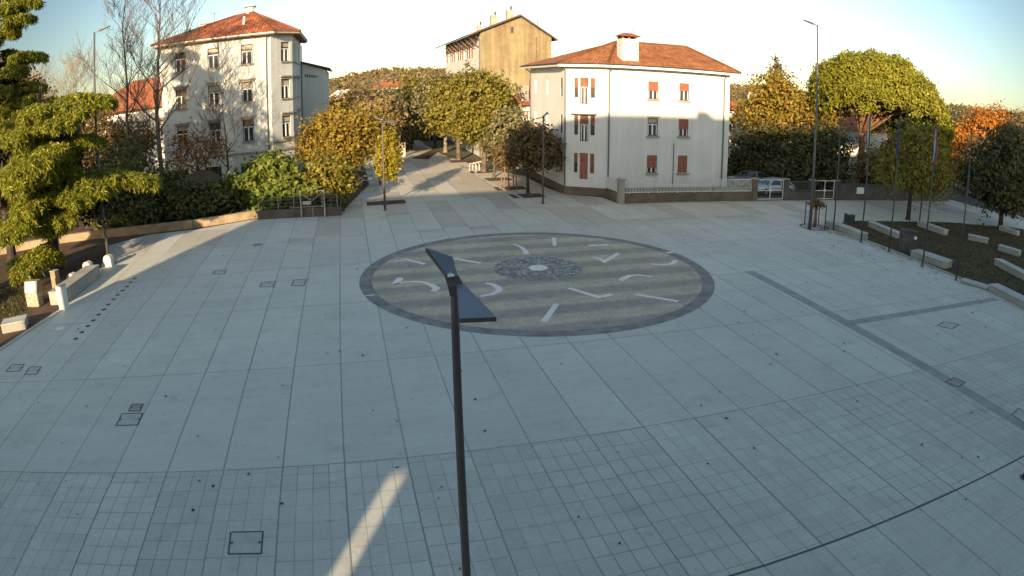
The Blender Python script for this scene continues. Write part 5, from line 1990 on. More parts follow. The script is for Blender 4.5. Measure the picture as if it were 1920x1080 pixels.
# --- left park
cedar('big cedar with sunlit drooping sprays reaching over the stone posts on the left', (-28.1, 32.7), 11.5, 0.42,
      [(-22.61, 33.0, 9.74), (-23.03, 31.0, 9.43), (-23.63, 29.5, 8.85), (-25.66, 29.0, 9.66), (-26.43, 28.0, 8.5), (-24.94, 30.0, 7.38), (-23.93, 33.5, 7.53), (-22.53, 32.0, 4.84),
       (-20.93, 35.0, 4.65), (-23.54, 30.5, 4.59), (-24.59, 30.0, 3.62), (-25.57, 30.0, 3.06), (-26.06, 28.0, 4.59), (-26.52, 27.0, 3.53), (-24.35, 28.0, 7.18), (-26.05, 27.5, 6.0), (-26.59, 27.5, 1.26), (-27.14, 28.0, 6.58), (-25.55, 29.0, 6.26), (-24.93, 32.0, 6.01)],
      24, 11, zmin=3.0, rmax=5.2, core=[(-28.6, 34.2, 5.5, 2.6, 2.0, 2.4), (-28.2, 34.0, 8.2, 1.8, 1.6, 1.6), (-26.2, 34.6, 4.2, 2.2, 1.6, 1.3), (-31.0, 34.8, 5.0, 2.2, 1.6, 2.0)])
cedar('tall slender cedar at the left image edge, its top cut off by the frame', (-34.6, 35.0), 24.0, 0.40,
      [(-31.21, 36.0, 17.6), (-31.04, 35.0, 16.48), (-30.65, 36.0, 13.72), (-32.54, 35.0, 15.77), (-31.03, 34.0, 12.89), (-32.27, 34.0, 17.48), (-30.78, 36.0, 11.67), (-31.76, 35.0, 10.27), (-32.03, 33.0, 11.72), (-30.91, 35.0, 10.86)],
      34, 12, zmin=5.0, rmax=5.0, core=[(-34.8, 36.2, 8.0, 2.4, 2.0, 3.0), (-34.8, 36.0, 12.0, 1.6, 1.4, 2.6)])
tree('park_tree', 'unseen tall round park tree left of the view, its shadow falls on the pale building', (-32.0, 20), [(-32.0, 20, 17.6, 2.3, 2.4, 3.0), (-30.4, 20, 14.6, 1.9, 2.2, 2.0), (-33.8, 20.5, 15.0, 2.4, 2.4, 2.2), (-31.8, 20, 12.6, 2.2, 2.0, 1.4)], 2400, 0.38, 'f_darkbrown', rad=0.3, spread=0.5, cat='tree')
cedar('unseen slender cedar in the park, nearer the town hall', (-32.5, 9.0), 12, 0.3, [], 34, 14, leaf='f_dark', zmin=1.5, rmax=3.6)
bare_tree('tall bare tree with a thin crown just right of the left lamp mast', (-32.2, 49.8), 20.5, 21, 0.20, 0.34, 0.28)
bare_tree('tallest bare tree with a thick dark trunk in front of the pale building edge', (-29.0, 50.0), 21.0, 22, 0.27, 0.36, 0.32)
bare_tree('small bare tree standing directly before the pale building windows', (-24.6, 54.5), 11.5, 23, 0.13, 0.40, 0.22, counts=(7, 5, 5, 4))
bare_tree('distant bare tree farthest left, beside the tall cedar', (-69.53, 80.0, 7.83)[:2], 19, 24, 0.2, 0.36, 0.25, bark='barkpale', counts=(11, 7, 6, 4))
bare_tree('distant wide bare tree left of the lamp mast', (-63.11, 82.0, 6.84)[:2], 18.5, 25, 0.25, 0.5, 0.25, bark='barkpale', counts=(11, 7, 6, 4))

D_ = M
shrub('evergreen_shrub', 'big dark evergreen shrub under the bare trees, left of the trunk', (-30.0, 45.0, 1.0)[:2], [(-29.65, 45.0, 3.93) + (2.6, 2.2, 2.6), (-30.63, 44.0, 1.67) + (2.4, 2.0, 1.6), (-28.37, 45.0, 1.13) + (2.2, 2, 1.6)], 7000, 0.26, 'f_shade', spread=0.5)
shrub('evergreen_shrub', 'dark rounded shrub at the foot of the tallest bare tree', (-27.77, 47.0, 0.47)[:2], [(-27.62, 47.0, 1.75) + (2.2, 2, 1.6), (-25.84, 47.0, 1.44) + (2.0, 1.8, 1.5), (-27.06, 48.0, 2.4) + (1.6, 1.6, 1.3)], 5000, 0.24, 'f_shade', spread=0.45)
shrub('evergreen_shrub', 'low dark green hedge shrub below the parasol', (-23.41, 47.0, 0.9)[:2], [(-23.84, 47.0, 1.47) + (1.9, 1.6, 1.3), (-22.17, 47.5, 1.29) + (1.6, 1.6, 1.2), (-24.64, 46.0, 0.74) + (1.5, 1.3, 0.8)], 4200, 0.22, 'f_shade', spread=0.4)
tree('autumn_tree', 'dark brown half bare tree behind the cedar sprays', (-36.66, 52.0, 4.8)[:2], [(-36.79, 52.0, 7.03) + (2.6, 2.4, 2.4), (-34.63, 52.0, 5.83) + (2.4, 2.2, 2.2), (-38.66, 52.0, 4.98) + (2.0, 2, 2)], 5200, 0.24, 'f_darkbrown', bark='barkdark', rad=0.2, spread=0.6, fill=0.3)
tree('autumn_tree', 'sparse russet leaved tree in front of the pale building front', (-26.92, 53.0, 2.01)[:2], [(-26.83, 53.0, 4.57) + (2.3, 2.0, 1.5), (-28.14, 53.0, 5.61) + (1.6, 1.4, 1.4), (-25.08, 53.0, 4.9) + (1.3, 1.2, 1.2), (-29.13, 53.0, 3.57) + (1.4, 1.2, 1.2)], 1500, 0.2, 'f_brown', rad=0.1, spread=0.6, per=9, fill=0.2)
tree('autumn_tree', 'rust coloured tree half hidden behind the tall cedar', (-46.73, 50.0, 8.67)[:2], [(-46.58, 50.0, 10.72) + (2.8, 2.5, 2.4), (-44.52, 50.0, 11.96) + (2.0, 2.0, 2.0)], 4200, 0.25, 'f_brown', rad=0.2, spread=0.5)
tree('evergreen_tree', 'dark evergreen mass behind the two cedars', (-48.05, 52.0, 5.91)[:2], [(-49.68, 52.0, 6.62) + (4.5, 3, 3.2), (-45.93, 54.0, 7.55) + (3.0, 3, 2.8), (-42.74, 52.0, 3.83) + (4.0, 3, 3.0), (-49.13, 50.0, 3.15) + (4.0, 3, 3.0)], 9000, 0.3, 'f_dark', bark='barkdark', rad=0.3, spread=0.6)
tree('evergreen_tree', 'dark tree filling the gap left of the tallest bare trunk', (-44.27, 58.0, 4.63)[:2], [(-44.84, 58.0, 6.93) + (3.2, 3, 3.4), (-41.51, 56.0, 2.51) + (4.0, 3, 3.0), (-36.16, 58.0, 6.3) + (2.2, 2, 1.8)], 7000, 0.3, 'f_darkbrown', bark='barkdark', rad=0.25, spread=0.6)

# --- bushes behind the fence
shrub('leafy_bush', 'tall bright green bush in front of the dark ground floor doorway', (-18.92, 49.5, -0.4)[:2], [(-18.84, 50.0, 3.24) + (1.5, 1.4, 1.1), (-17.51, 50.0, 2.63) + (1.2, 1.2, 1.0), (-19.4, 49.5, 2.37) + (1.2, 1.1, 1.0), (-18.84, 49.0, 1.17) + (1.3, 1.2, 1.0)], 3000, 0.30, 'f_green', spread=0.38, per=14, fill=0.4)
shrub('leafy_bush', 'bright green bush left of the tall one, below the brown parasol', (-21.15, 48.5, 0.09)[:2], [(-20.65, 48.5, 2.17) + (1.5, 1.3, 0.9), (-22.11, 48.5, 1.7) + (1.2, 1.1, 0.8), (-20.01, 48.5, 1.43) + (1.1, 1.0, 0.9)], 2200, 0.28, 'f_green', spread=0.36, per=14, fill=0.4)
shrub('leafy_bush', 'low yellow green bush spilling over the dark wall by the metal gate', (-17.9, 46.8, -0.09)[:2], [(-18.1, 47.0, 1.08) + (1.2, 0.9, 0.8), (-16.52, 47.5, 1.34) + (1.4, 1.1, 0.8), (-18.23, 46.6, 0.36) + (0.9, 0.7, 0.5), (-15.17, 48.0, 1.48) + (1.2, 1.0, 0.7)], 2600, 0.26, 'f_green', spread=0.3, per=14, fill=0.4)
shrub('ivy_hedge', 'dark shaded hedge along the top of the retaining wall', (-15.59, 47.0, -0.01)[:2], [(-15.63, 47.2, 0.44) + (1.8, 0.7, 0.7), (-13.64, 47.6, 0.62) + (1.6, 0.8, 0.8), (-16.94, 46.6, 0.2) + (1.2, 0.6, 0.5)], 2600, 0.2, 'f_shade', spread=0.26, cat='hedge')
tree('autumn_tree', 'yellow green tree right of the metal gate, in front of the golden one', (-13.65, 49.0, -0.26)[:2], [(-13.3, 49.0, 2.38) + (1.5, 1.4, 1.2), (-14.48, 49.5, 2.85) + (1.2, 1.2, 1.1), (-12.49, 49.0, 1.75) + (0.9, 1.0, 0.8), (-13.91, 48.8, 1.63) + (1.1, 1, 0.7)], 3000, 0.24, 'f_olive', rad=0.09, spread=0.34)
tree('golden_tree', 'large golden brown tree right of the pale building', (-14.2, 57.5), [(-16.0, 56.8, 4.8, 2.2, 2.4, 2.0), (-13.2, 57.2, 4.9, 2.0, 2.4, 1.7), (-14.4, 57.0, 6.0, 2.2, 2.2, 1.6), (-17.2, 56.4, 3.7, 1.4, 1.6, 1.4), (-11.8, 58.5, 5.2, 1.3, 1.6, 1.1), (-14.8, 56, 3.2, 2.2, 1.8, 1.3), (-13.0, 56.6, 3.6, 1.2, 1.4, 1.0)], 13000, 0.21, 'f_russet', rad=0.24, spread=0.4)
tree('columnar_tree', 'small golden columnar tree beside a slim lamp post', (-9.4, 49.04), [(-9.08, 48.9, 2.8, 0.80, 0.80, 0.9), (-9.05, 48.9, 3.8, 0.86, 0.86, 1.0), (-9.0, 48.9, 4.9, 0.62, 0.62, 0.9)], 3800, 0.16, 'f_yellow', rad=0.09, spread=0.2, bark='barkpale', fork=0.3)

# --- street beyond, left side
for l, px, py, Y, rx, rz, lf, n in (('brown autumn street tree just behind the golden tree', 705, 208, 78, 2.8, 1.8, 'f_pale', 6000), ('grey green tree over the shaded street', 728, 202, 100, 4.5, 3.0, 'f_grey', 6500),
                                    ('orange tipped tree far up the street on the left', 662, 194, 105, 5.0, 2.2, 'f_gold', 5200), ('pale brown tree in the middle of the street view', 700, 188, 130, 7.0, 2.6, 'f_pale', 6500),
                                    ('pale green tree left of the dark cypress', 735, 218, 88, 1.8, 2.8, 'f_grey', 3600)):
    c = {208: (-15.7, 78.0, 6.01), 202: (-18.25, 100.0, 5.58), 194: (-24.83, 105.0, 6.36), 188: (-26.66, 130.0, 6.16), 218: (-15.58, 88.0, 4.83)}[py]
    tree('street_tree', l, c[:2], [c + (rx, rx, rz), (c[0] + rx * 0.5, c[1], c[2] - rz * 0.7, rx * 0.7, rx * 0.7, rz * 0.7), (c[0] - rx * 0.5, c[1], c[2] - rz * 0.6, rx * 0.7, rx * 0.7, rz * 0.7)], n, 0.34, lf, rad=0.2, spread=0.55)
tree('dark_cypress', 'dark narrow evergreen rising in the middle of the street view', (-14.76, 92.0, -0.16)[:2], [(-14.63, 92.0, 6.29) + (1.2, 1.2, 2.4), (-14.67, 92.0, 4.06) + (1.5, 1.5, 2.4), (-14.71, 92.0, 1.84) + (1.6, 1.6, 1.8)], 3600, 0.3, 'f_dark', bark='barkdark', rad=0.2, spread=0.4)
tree('dark_tree', 'dark shaded tree closing the end of the street', (-14.72, 110.0, -1.67)[:2], [(-15.38, 112.0, 1.11) + (4.0, 3, 3.2), (-17.18, 112.0, 0.71) + (3.5, 3, 3.0), (-13.03, 108.0, 0.48) + (2.5, 2.5, 3.0)], 5000, 0.34, 'f_dark', bark='barkdark', rad=0.25, spread=0.6)

# --- right side street row
tree('street_tree', 'largest olive green street tree, trunk nearest the bicycle rack', (-2.79, 67.25), [(-2.79, 66.0, 7.65) + (2.7, 2.5, 2.4), (-3.83, 66.0, 5.82) + (2.0, 2.2, 2.0), (-1.41, 66.0, 6.59) + (1.7, 2.0, 2.4), (-2.81, 66.0, 4.5) + (2.4, 2.2, 1.8), (-3.61, 67.0, 8.72) + (2.2, 2.2, 1.5)], 12000, 0.26, 'f_olive', rad=0.26, spread=0.38)
tree('street_tree', 'grey green young street tree with a thin trunk before the villa edge', (-1.67, 63.04), [(-0.07, 62.0, 5.0) + (1.6, 1.5, 1.6), (-0.94, 62.0, 3.67) + (1.4, 1.4, 1.2), (0.75, 62.0, 3.66) + (1.2, 1.2, 1.2)], 3600, 0.24, 'f_grey', rad=0.12, spread=0.36)
tree('street_tree', 'olive street tree second up the row behind the largest one', (-6.1, 77.74), [(-6.65, 78.0, 7.47) + (2.8, 2.6, 2.6), (-7.59, 78.0, 5.3) + (2.2, 2.2, 2.2), (-5.69, 78.0, 4.95) + (2.0, 2.2, 2.2)], 8000, 0.28, 'f_olive', rad=0.24, spread=0.42)
tree('street_tree', 'pale grey green street tree third up the row', (-8.53, 87.02), [(-10.14, 88.0, 6.98) + (2.6, 2.6, 3.0), (-11.0, 88.0, 4.54) + (2.0, 2.2, 2.4), (-9.15, 88.0, 8.37) + (2.0, 2.2, 2.0)], 7000, 0.3, 'f_grey', rad=0.24, spread=0.45, bark='barkpale')
tree('street_tree', 'bright green narrow street tree fourth up the row', (-10.69, 94.63), [(-13.55, 98.0, 6.04) + (2.2, 2.2, 3.2), (-13.04, 98.0, 3.66) + (1.8, 2.0, 2.6), (-14.36, 100.0, 8.01) + (2.0, 2.0, 2.4)], 5600, 0.3, 'f_olive', rad=0.2, spread=0.45)
tree('street_tree', 'dark rounded street tree nearest the plaza, before the villa corner', (1.3, 54.14), [(1.08, 54.0, 3.79) + (1.7, 1.6, 1.3), (2.78, 54.0, 3.58) + (1.5, 1.4, 1.4), (1.84, 54.0, 4.66) + (1.3, 1.3, 1.0), (2.14, 54.0, 2.72) + (1.6, 1.4, 0.7)], 4600, 0.22, 'f_darkbrown', rad=0.13, spread=0.33, bark='barkdark')
tree('street_tree', 'small staked dark tree left of the dark rounded one', (-0.25, 56.91), [(-0.07, 57.0, 3.19) + (1.3, 1.2, 1.1), (-0.65, 57.0, 2.46) + (0.9, 0.9, 0.7)], 2000, 0.2, 'f_darkbrown', rad=0.07, spread=0.3, bark='barkdark')
sk = thing('tree_stakes', 'four timber stakes bracing the small dark street tree', 'tree guard', (-0.25, 56.91), GRID)
for x, y in ((-0.55, -0.55), (0.55, -0.55), (0.55, 0.55), (-0.55, 0.55)):
    p = MB()
    p.tube([(x, y, 0), (x * 0.8, y * 0.8, 1.95)], 0.05, 6)
    p.build('stake', M['wood'], sk)
p = MB()
q = [(-0.46, -0.46), (0.46, -0.46), (0.46, 0.46), (-0.46, 0.46)]
for a, b in zip(q, q[1:] + q[:1]):
    p.bar((a[0], a[1], 1.75), (b[0], b[1], 1.75), 0.05, 0.08)
p.build('brace', M['wood'], sk)


def pit(c, w, d):
    o = to_grid(*c)
    mb = MB()
    pts = [on_grid(o[0] + a * w / 2, o[1] + b * d / 2) for a, b in ((-1, -1), (1, -1), (1, 1), (-1, 1))]
    mb.poly([(x, y, 0.008) for x, y in pts])
    return struct(mb, 'tree_pit', M['earth'])


pit((1.19, 52.85), 2.6, 1.9)
pit((-0.12, 56.62), 2.6, 1.9)
pit((-1.35, 61.98), 2.6, 1.9)
pit((-2.84, 67.25), 2.6, 1.9)
pit((-5.65, 76.63), 2.8, 2.4)
pit((-9.57, 50.39), 3.0, 1.7)
flat('leafy_verge', [(-11.94, 80.37), (-10.65, 91.6), (-9.45, 89.93), (-9.75, 78.83)], 0.005, M['earth'])

# --- the wrapped young tree in its steel guard
wp = (21.1, 42.68)
t = thing('young_tree', 'young tree with a jute wrapped trunk and rusty leaves inside a steel guard', 'tree', wp)
mb = MB()
mb.tube([(0, 0, 0), (0.02, 0, 0.6), (0, 0.02, 1.5)], [0.14, 0.12, 0.09], 10)
mb.build('trunk_wrap', M['jute'], t, smooth=True)
mb = MB()
for k in range(14):
    a = k * 2.4
    mb.tube([(0, 0, 1.35), (0.2 * math.cos(a), 0.2 * math.sin(a), 1.6), (0.42 * math.cos(a), 0.42 * math.sin(a), 1.75 + 0.1 * (k % 3))], [0.025, 0.015, 0.006], 4)
mb.build('branches', M['bark'], t)
np_quads('leaves', crown_cloud([(0, 0, 1.72, 0.52, 0.52, 0.3)], 420, 0.13, 5, 0.12, 8, 0.3), M['f_brown'], t)
t = thing('tree_guard', 'dark steel tree guard around the jute wrapped young tree', 'tree guard', wp)
for k in range(4):
    a = PI / 4 + k * PI / 2
    p = MB()
    p.box(0.8 * math.cos(a) - 0.03, 0.8 * math.cos(a) + 0.03, 0.8 * math.sin(a) - 0.03, 0.8 * math.sin(a) + 0.03, 0.0, 1.72)
    p.build('guard_post', M['pole'], t)
p = MB()
q = [(0.8 * math.cos(PI / 4 + k * PI / 2), 0.8 * math.sin(PI / 4 + k * PI / 2)) for k in range(4)]
for a, b in zip(q, q[1:] + q[:1]):
    p.bar((a[0], a[1], 1.62), (b[0], b[1], 1.62), 0.04)
p.build('guard_rail', M['pole'], t)
t = thing('tree_grate', 'round pit of white pebbles under the jute wrapped young tree', 'tree pit', (wp[0], wp[1], 0.004))
disc(0.98, 0.002, (0, 0), 32).build('pebbles', M['pebble'], t)
annulus(0.98, 1.12, 0.012, (0, 0), 40).build('rim', M['iron'], t)

# --- right background
tree('autumn_tree', 'big golden brown autumn tree right of the white villa', (27.0, 68), [(27.19, 67.0, 8.24) + (3.4, 3, 2.4), (25.0, 66.0, 6.71) + (2.4, 2.4, 2.0), (29.32, 66.0, 7.61) + (3.0, 2.6, 2.2), (31.93, 66.0, 7.27) + (2.6, 2.4, 2.0), (27.88, 68.0, 9.99) + (2.2, 2.2, 1.6), (28.0, 65.0, 5.89) + (3.2, 2.4, 1.8), (34.42, 67.0, 8.31) + (2.4, 2.2, 1.8)], 13000, 0.26, 'f_russet', rad=0.3, spread=0.42)
sp0 = (31.14, 76.0, 1.04)
tree('spruce_tree', 'pointed spruce top rising behind the golden autumn tree', sp0[:2], [(sp0[0], sp0[1], 13.9, 0.22, 0.22, 0.9), (sp0[0], sp0[1], 12.3, 0.75, 0.75, 0.9), (sp0[0], sp0[1], 10.7, 1.3, 1.3, 1.0), (sp0[0], sp0[1], 8.6, 2.0, 2.0, 1.4), (sp0[0], sp0[1], 5.5, 2.8, 2.8, 2.4)], 5200, 0.24, 'f_darkbrown', bark='barkdark', rad=0.22, spread=0.28, fill=0.2)
for l, bl, n in (('dark shaded evergreen directly behind the parked cars', [(24.08, 64.0, 3.53) + (2.6, 2.2, 2.6), (25.26, 63.0, 1.84) + (3.0, 2.0, 2.0), (23.0, 64.0, 1.59) + (1.6, 1.8, 2.0)], 6500),
                 ('dark shaded evergreen behind the second metal gate', [(27.72, 62.0, 3.71) + (3.0, 2.2, 2.7), (29.18, 61.0, 2.34) + (2.8, 2.0, 2.2), (26.1, 60.0, 1.52) + (2.4, 1.8, 1.6)], 6500),
                 ('dark shaded evergreen left of the pine trunk', [(31.22, 61.0, 4.34) + (2.2, 2.0, 2.4), (31.5, 60.0, 2.09) + (1.8, 1.8, 1.8)], 4000)):
    shrub('evergreen_tree', l, bl[0][:2], bl, n, 0.25, 'f_dark', spread=0.45, cat='tree')
for l, bl, n in (('dark shaded shrub in front of the umbrella pine trunk', [(35.24, 59.0, 2.76) + (1.7, 1.6, 2.0), (35.98, 58.0, 1.36) + (1.6, 1.4, 1.2)], 2600), ('dark shaded shrub behind the small white sign on the boundary wall', [(38.29, 60.0, 3.11) + (1.8, 1.6, 2.2), (39.35, 59.0, 1.69) + (1.8, 1.6, 1.4)], 2800)):
    shrub('evergreen_shrub', l, bl[0][:2], bl, n, 0.24, 'f_darkbrown', spread=0.42)
# umbrella pine
pb = (36.2, 62.0)
pine = thing('umbrella_pine', 'huge umbrella pine with a domed bright green crown on the right', 'tree', pb)
mb = MB()
FK = Vector((-0.6, 0, 6.0))
mb.tube([(0, 0, -0.05), (0, 0, 0.5), (-0.3, 0, 3.2), FK], [0.5, 0.40, 0.36, 0.34], 10)
rr_ = random.Random(9)
pc = (2.7, 0.8)
for k in range(22):
    a = k * 2 * PI / 22 + rr_.uniform(-.1, .1)
    L = rr_.uniform(3.0, 7.0)
    e = Vector((pc[0] + math.cos(a) * L, pc[1] + math.sin(a) * L * 0.85, 10.7 - 0.022 * L * L + rr_.uniform(-.3, .3)))
    m_ = FK.lerp(e, 0.45) + Vector((0, 0, 0.7))
    mb.tube([FK - Vector((0, 0, 0.3)), m_, e], [0.19, 0.12, 0.04], 6)
mb.build('trunk', M['barkpine'], pine, smooth=True)
nr = np.random.default_rng(8)
m = 3900
ang = nr.uniform(0, 2 * PI, m)
rad = np.sqrt(nr.random(m))
px_, py_ = rad * 8.7 * np.cos(ang) + pc[0], rad * 6.8 * np.sin(ang) + pc[1]
dome = np.sqrt(np.clip(1 - rad ** 2.3, 0, 1))
zz = 9.7 - 0.30 * (px_ - pc[0]) * (px_ > pc[0]) + dome * 4.7 - np.abs(nr.normal(0, 0.45, m)) - 0.035 * np.clip(px_ - pc[0], 0, 9) ** 2 * 0.6 - (nr.random(m) < 0.45) * nr.uniform(0, 2.2, m) * (1 + 0.9 * (px_ > pc[0] + 1.5))
zz = zz + 0.32 * np.sin(px_ * 1.9 + 0.7 * py_) * np.cos(py_ * 1.6) + 0.22 * np.sin(px_ * 3.7 - py_ * 2.9)
Cc = np.stack([px_, py_, zz], 1)
per = 22
P = (Cc[:, None, :] + nr.normal(0, 1, (m, per, 3)) * np.array([0.32, 0.32, 0.22])).reshape(-1, 3)
Nn = np.repeat(np.stack([px_ - pc[0], (py_ - pc[1]), np.full(m, 5.0)], 1) / 7, per, 0)
np_quads('crown', leaf_quads(P, Nn, nr, 0.19, 2.4), M['f_pine'], pine)

tree('round_tree', 'round yellow green tree standing in the garden among the stone benches', (32.6, 47.2), [(32.6, 47.2, 5.0, 3.4, 3.2, 2.6), (31.0, 47.0, 3.9, 2.4, 2.4, 1.7), (34.5, 47.2, 3.8, 2.4, 2.4, 1.8), (32.8, 47.2, 7.0, 2.2, 2.2, 1.9), (35.4, 47.4, 2.9, 1.5, 1.5, 0.9)], 8500, 0.19, 'f_olive', rad=0.2, spread=0.55, fill=0.25, fork=0.35, bark='barkdark')
tree('dark_tree', 'dense dark green tree at the right image edge behind the garden', (43.2, 46.0), [(42.5, 46.5, 5.4, 3.2, 3.0, 2.8), (45.0, 46.0, 5.0, 3.0, 3.0, 3.0), (40.8, 47.0, 4.0, 2.0, 2.0, 1.6), (43.8, 46.0, 3.2, 3.4, 2.8, 1.9), (44.0, 46.5, 7.6, 2.4, 2.4, 1.7)], 12000, 0.26, 'f_dark', rad=0.24, spread=0.45, bark='barkdark')
for l, c, rx, rz, lf in (('bright orange tree farthest right beneath the hill', (70.48, 78.0, 9.19), 2.7, 2.9, 'f_orange'), ('bright orange tree with a pointed crown left of the farthest one', (64.57, 76.0, 8.06), 2.0, 3.0, 'f_orange'),
                         ('small orange tree low beside the far road', (57.32, 72.0, 5.69), 1.7, 2.2, 'f_orange'), ('grey green tree between the pine and the orange trees', (67.82, 84.0, 8.13), 3.6, 2.8, 'f_grey'),
                         ('dark green tree at the right image edge behind the orange ones', (72.05, 74.0, 8.21), 3.4, 3.4, 'f_darkbrown')):
    tree('autumn_tree', l, c[:2], [c + (rx, rx, rz), (c[0] + rx * 0.3, c[1], c[2] - rz * 0.7, rx * 0.8, rx * 0.8, rz * 0.8), (c[0] - rx * 0.4, c[1], c[2] - rz * 0.5, rx * 0.7, rx * 0.7, rz * 0.8)], 5200, 0.32, lf, rad=0.22, spread=0.5)
for l, c in (('shaded dark tree along the far road, left of the parked cars', (61.11, 80.0, 3.51)), ('shaded dark tree below the pointed orange tree', (56.82, 66.0, 4.43)), ('shaded dark tree between the pine and the round tree', (46.44, 70.0, 2.92))):
    tree('dark_tree', l, c[:2], [c + (3.4, 3.0, 2.8), (c[0] + 1.5, c[1], c[2] - 1.6, 2.6, 2.6, 2.0), (c[0] - 1.6, c[1], c[2] - 1.8, 2.4, 2.4, 1.8)], 5600, 0.3, 'f_darkbrown', bark='barkdark', rad=0.22, spread=0.5)

# far woods fill the town between the houses and the hills
r_ = np.random.default_rng(44)
blobs = []
for _ in range(330):
    az = R(r_.uniform(-42, 58))
    D = r_.uniform(125, 420)
    if abs(math.degrees(az) + 8) < 2.0 and D < 140:
        continue
    h_ = r_.uniform(2.4, 4.3) * (0.85 + D / 2000)
    w_ = r_.uniform(4, 9)
    blobs.append((D * math.sin(az), D * math.cos(az), h_ * 0.9, w_, w_, h_))
o = np_quads('far_woods', crown_cloud(blobs, 62000, 0.95, 45, 1.3, 14, 0.6), M['f_far'], kind='stuff')
tag(o, 'olive and brown woodland filling the town below the hills', 'woodland')

# woods on the hills themselves
r_ = np.random.default_rng(46)
blobs = []
for hm in (H1, H2):
    for v in hm.data.vertices:
        if r_.random() < 0.75 and v.co.z > 1.0 and v.co.xy.length < 930:
            s_ = r_.uniform(5, 10)
            blobs.append((v.co.x + r_.uniform(-6, 6), v.co.y + r_.uniform(-6, 6), v.co.z + 0.5, s_, s_, r_.uniform(1.8, 3.4)))
o = np_quads('hill_woods', crown_cloud(blobs, 70000, 2.1, 47, 1.8, 14, 0.6), M['f_hill'], kind='stuff')
tag(o, 'brown and olive woods covering the far hills', 'woodland')


def grass(name, label, n, poly, seed, m):
    """short upright blades inside a polygon"""
    r = np.random.default_rng(seed)
    P = np.array(poly)
    lo, hi = P.min(0), P.max(0)
    Q = []
    while len(Q) < n:
        x, y = r.uniform(lo, hi)
        ins = False
        for i in range(len(poly)):
            x0, y0 = poly[i]
            x1, y1 = poly[i - 1]
            if (y0 > y) != (y1 > y) and x < (x1 - x0) * (y - y0) / (y1 - y0) + x0:
                ins = not ins
        if not ins:
            continue
        a = r.uniform(0, 6.28)
        w_, h_ = r.uniform(0.02, 0.06), r.uniform(0.04, 0.13)
        dx, dy = math.cos(a) * w_, math.sin(a) * w_
        lx, ly = r.normal(0, 0.04, 2)
        Q.append([(x - dx, y - dy, 0), (x + dx, y + dy, 0), (x + dx * 0.3 + lx, y + dy * 0.3 + ly, h_), (x - dx * 0.3 + lx, y - dy * 0.3 + ly, h_)])
    o = np_quads(name, np.array(Q), m, kind='stuff')
    return tag(o, label, 'grass')


grass('grass', 'short rough grass of the garden lawn on the right', 14000, [p for p in GARDEN], 61, M['f_grass'])
grass('grass', 'rough autumn grass beside the rubble pedestal on the left', 5000, [(-24.2, 20), (-24.6, 27.5), (-30, 29), (-36, 27), (-34, 19)], 62, M['f_grass'])

# ------------------------------------------------------------------ light, sky, camera
w = bpy.data.worlds.new('World')
bpy.context.scene.world = w
w.use_nodes = True
nt = w.node_tree
sky = nt.nodes.new('ShaderNodeTexSky')
sky.sky_type = 'NISHITA'
sky.sun_disc = False
sky.sun_elevation = SUN_EL
sky.sun_rotation = SUN_AZ
sky.altitude = 100
sky.air_density = 1.0
sky.dust_density = 0.7
sky.ozone_density = 1.2
bg = nt.nodes['Background']
wn = NT(w)
geo = wn.new('ShaderNodeTexCoord').outputs['Generated']
dirv = wn.new('ShaderNodeVectorMath', operation='NORMALIZE')
nt.links.new(geo, dirv.inputs[0])
sep = wn.new('ShaderNodeSeparateXYZ')
nt.links.new(dirv.outputs[0], sep.inputs[0])


def sstep(v, a, b):
    nd = wn.new('ShaderNodeMapRange', interpolation_type='SMOOTHSTEP')
    wn.put(nd.inputs[0], v)
    nd.inputs[1].default_value = a
    nd.inputs[2].default_value = b
    return nd.outputs[0]


# sky gain brighter straight ahead than at the sides, imitating lens vignetting
ahead = wn.m('ADD', wn.m('MULTIPLY', sep.outputs[1], 0.998), wn.m('MULTIPLY', sep.outputs[0], 0.06))
centre_gain = sstep(ahead, 0.66, 0.98)
high = sstep(sep.outputs[2], 0.22, 0.75)
back = sstep(wn.m('MULTIPLY', sep.outputs[1], -1.0), -0.55, 0.1)
k = wn.m('ADD', 0.72, wn.m('ADD', wn.m('MULTIPLY', centre_gain, 0.95), wn.m('MULTIPLY', wn.m('MAXIMUM', high, back), 1.48)))  # extra gain overhead and behind, added to light the plaza
tint = wn.mix(wn.m('MAXIMUM', high, back), (0.98, 1.02, 0.98), (1.10, 1.0, 0.85))
vm = wn.new('ShaderNodeVectorMath', operation='SCALE')
nt.links.new(tint, vm.inputs[0])
nt.links.new(k, vm.inputs[3])
vm2 = wn.new('ShaderNodeVectorMath', operation='MULTIPLY')
nt.links.new(sky.outputs[0], vm2.inputs[0])
nt.links.new(vm.outputs[0], vm2.inputs[1])
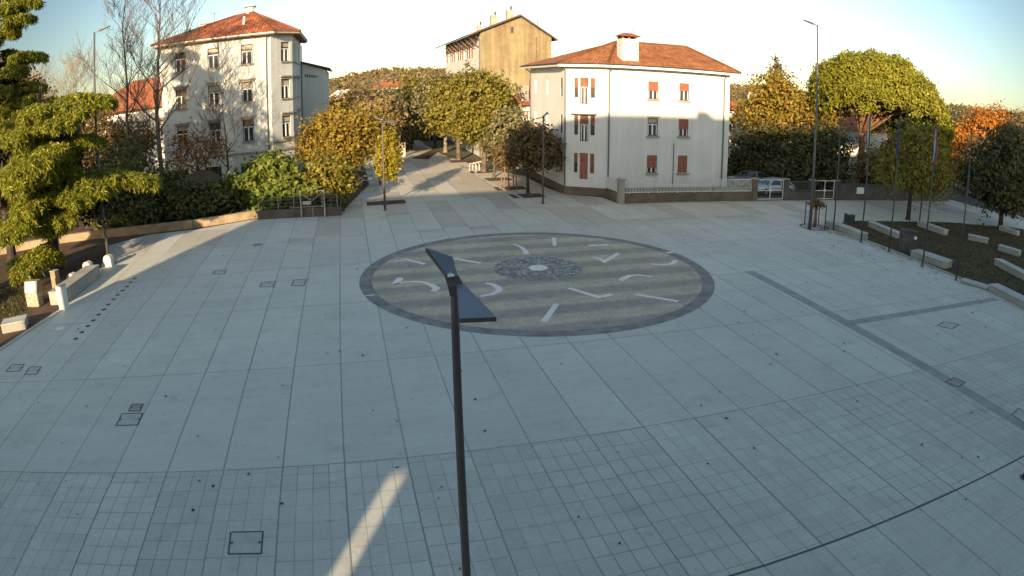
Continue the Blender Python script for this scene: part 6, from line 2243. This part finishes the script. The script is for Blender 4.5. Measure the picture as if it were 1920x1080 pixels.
nt.links.new(vm2.outputs[0], bg.inputs[0])
bg.inputs[1].default_value = 0.15

sl = bpy.data.lights.new('sun', 'SUN')
sl.energy = 12.0
sl.angle = R(0.55)
sl.color = (1.0, 0.745, 0.47)
so = bpy.data.objects.new('sun', sl)
C.objects.link(so)
L = Vector((-math.sin(SUN_AZ) * math.cos(SUN_EL), -math.cos(SUN_AZ) * math.cos(SUN_EL), -math.sin(SUN_EL)))
so.rotation_euler = L.to_track_quat('-Z', 'Y').to_euler()
so.location = (0, -30, 60)

cd = bpy.data.cameras.new('camera')
cam = bpy.data.objects.new('camera', cd)
C.objects.link(cam)
cd.sensor_width = 36
cd.sensor_fit = 'HORIZONTAL'
cd.lens = 20
cd.clip_start = 0.05
cd.clip_end = 6000
cd.type = 'PANO'                      # the wide webcam lens: angle = 1.503 r + 0.267 r^3, r in picture widths
pc_ = cd if hasattr(cd, 'panorama_type') else cd.cycles
pc_.panorama_type = 'FISHEYE_LENS_POLYNOMIAL'
pc_.fisheye_fov = R(180)
pc_.fisheye_polynomial_k0 = 0
pc_.fisheye_polynomial_k1 = -1.5033 / 36
pc_.fisheye_polynomial_k2 = 0
pc_.fisheye_polynomial_k3 = -0.2669 / 36 ** 3
pc_.fisheye_polynomial_k4 = 0
pt, ro = 0.3043, -0.0019
cr, sr, cp_, sp2 = math.cos(ro), math.sin(ro), math.cos(pt), math.sin(pt)
right = Vector((cr, sr * sp2, sr * cp_))
upv = Vector((-sr, cr * sp2, cr * cp_))
fwd = Vector((0, cp_, -sp2))
mw = Matrix((( right.x, upv.x, -fwd.x, 0), (right.y, upv.y, -fwd.y, 0), (right.z, upv.z, -fwd.z, 9.0), (0, 0, 0, 1)))
cam.matrix_world = mw
sc = bpy.context.scene
sc.camera = cam
sc.view_settings.view_transform = 'Standard'
sc.view_settings.look = 'None'
sc.view_settings.exposure = 0
sc.view_settings.gamma = 1
sc.render.engine = 'CYCLES'
sc.cycles.max_bounces = 6
sc.cycles.use_denoising = True
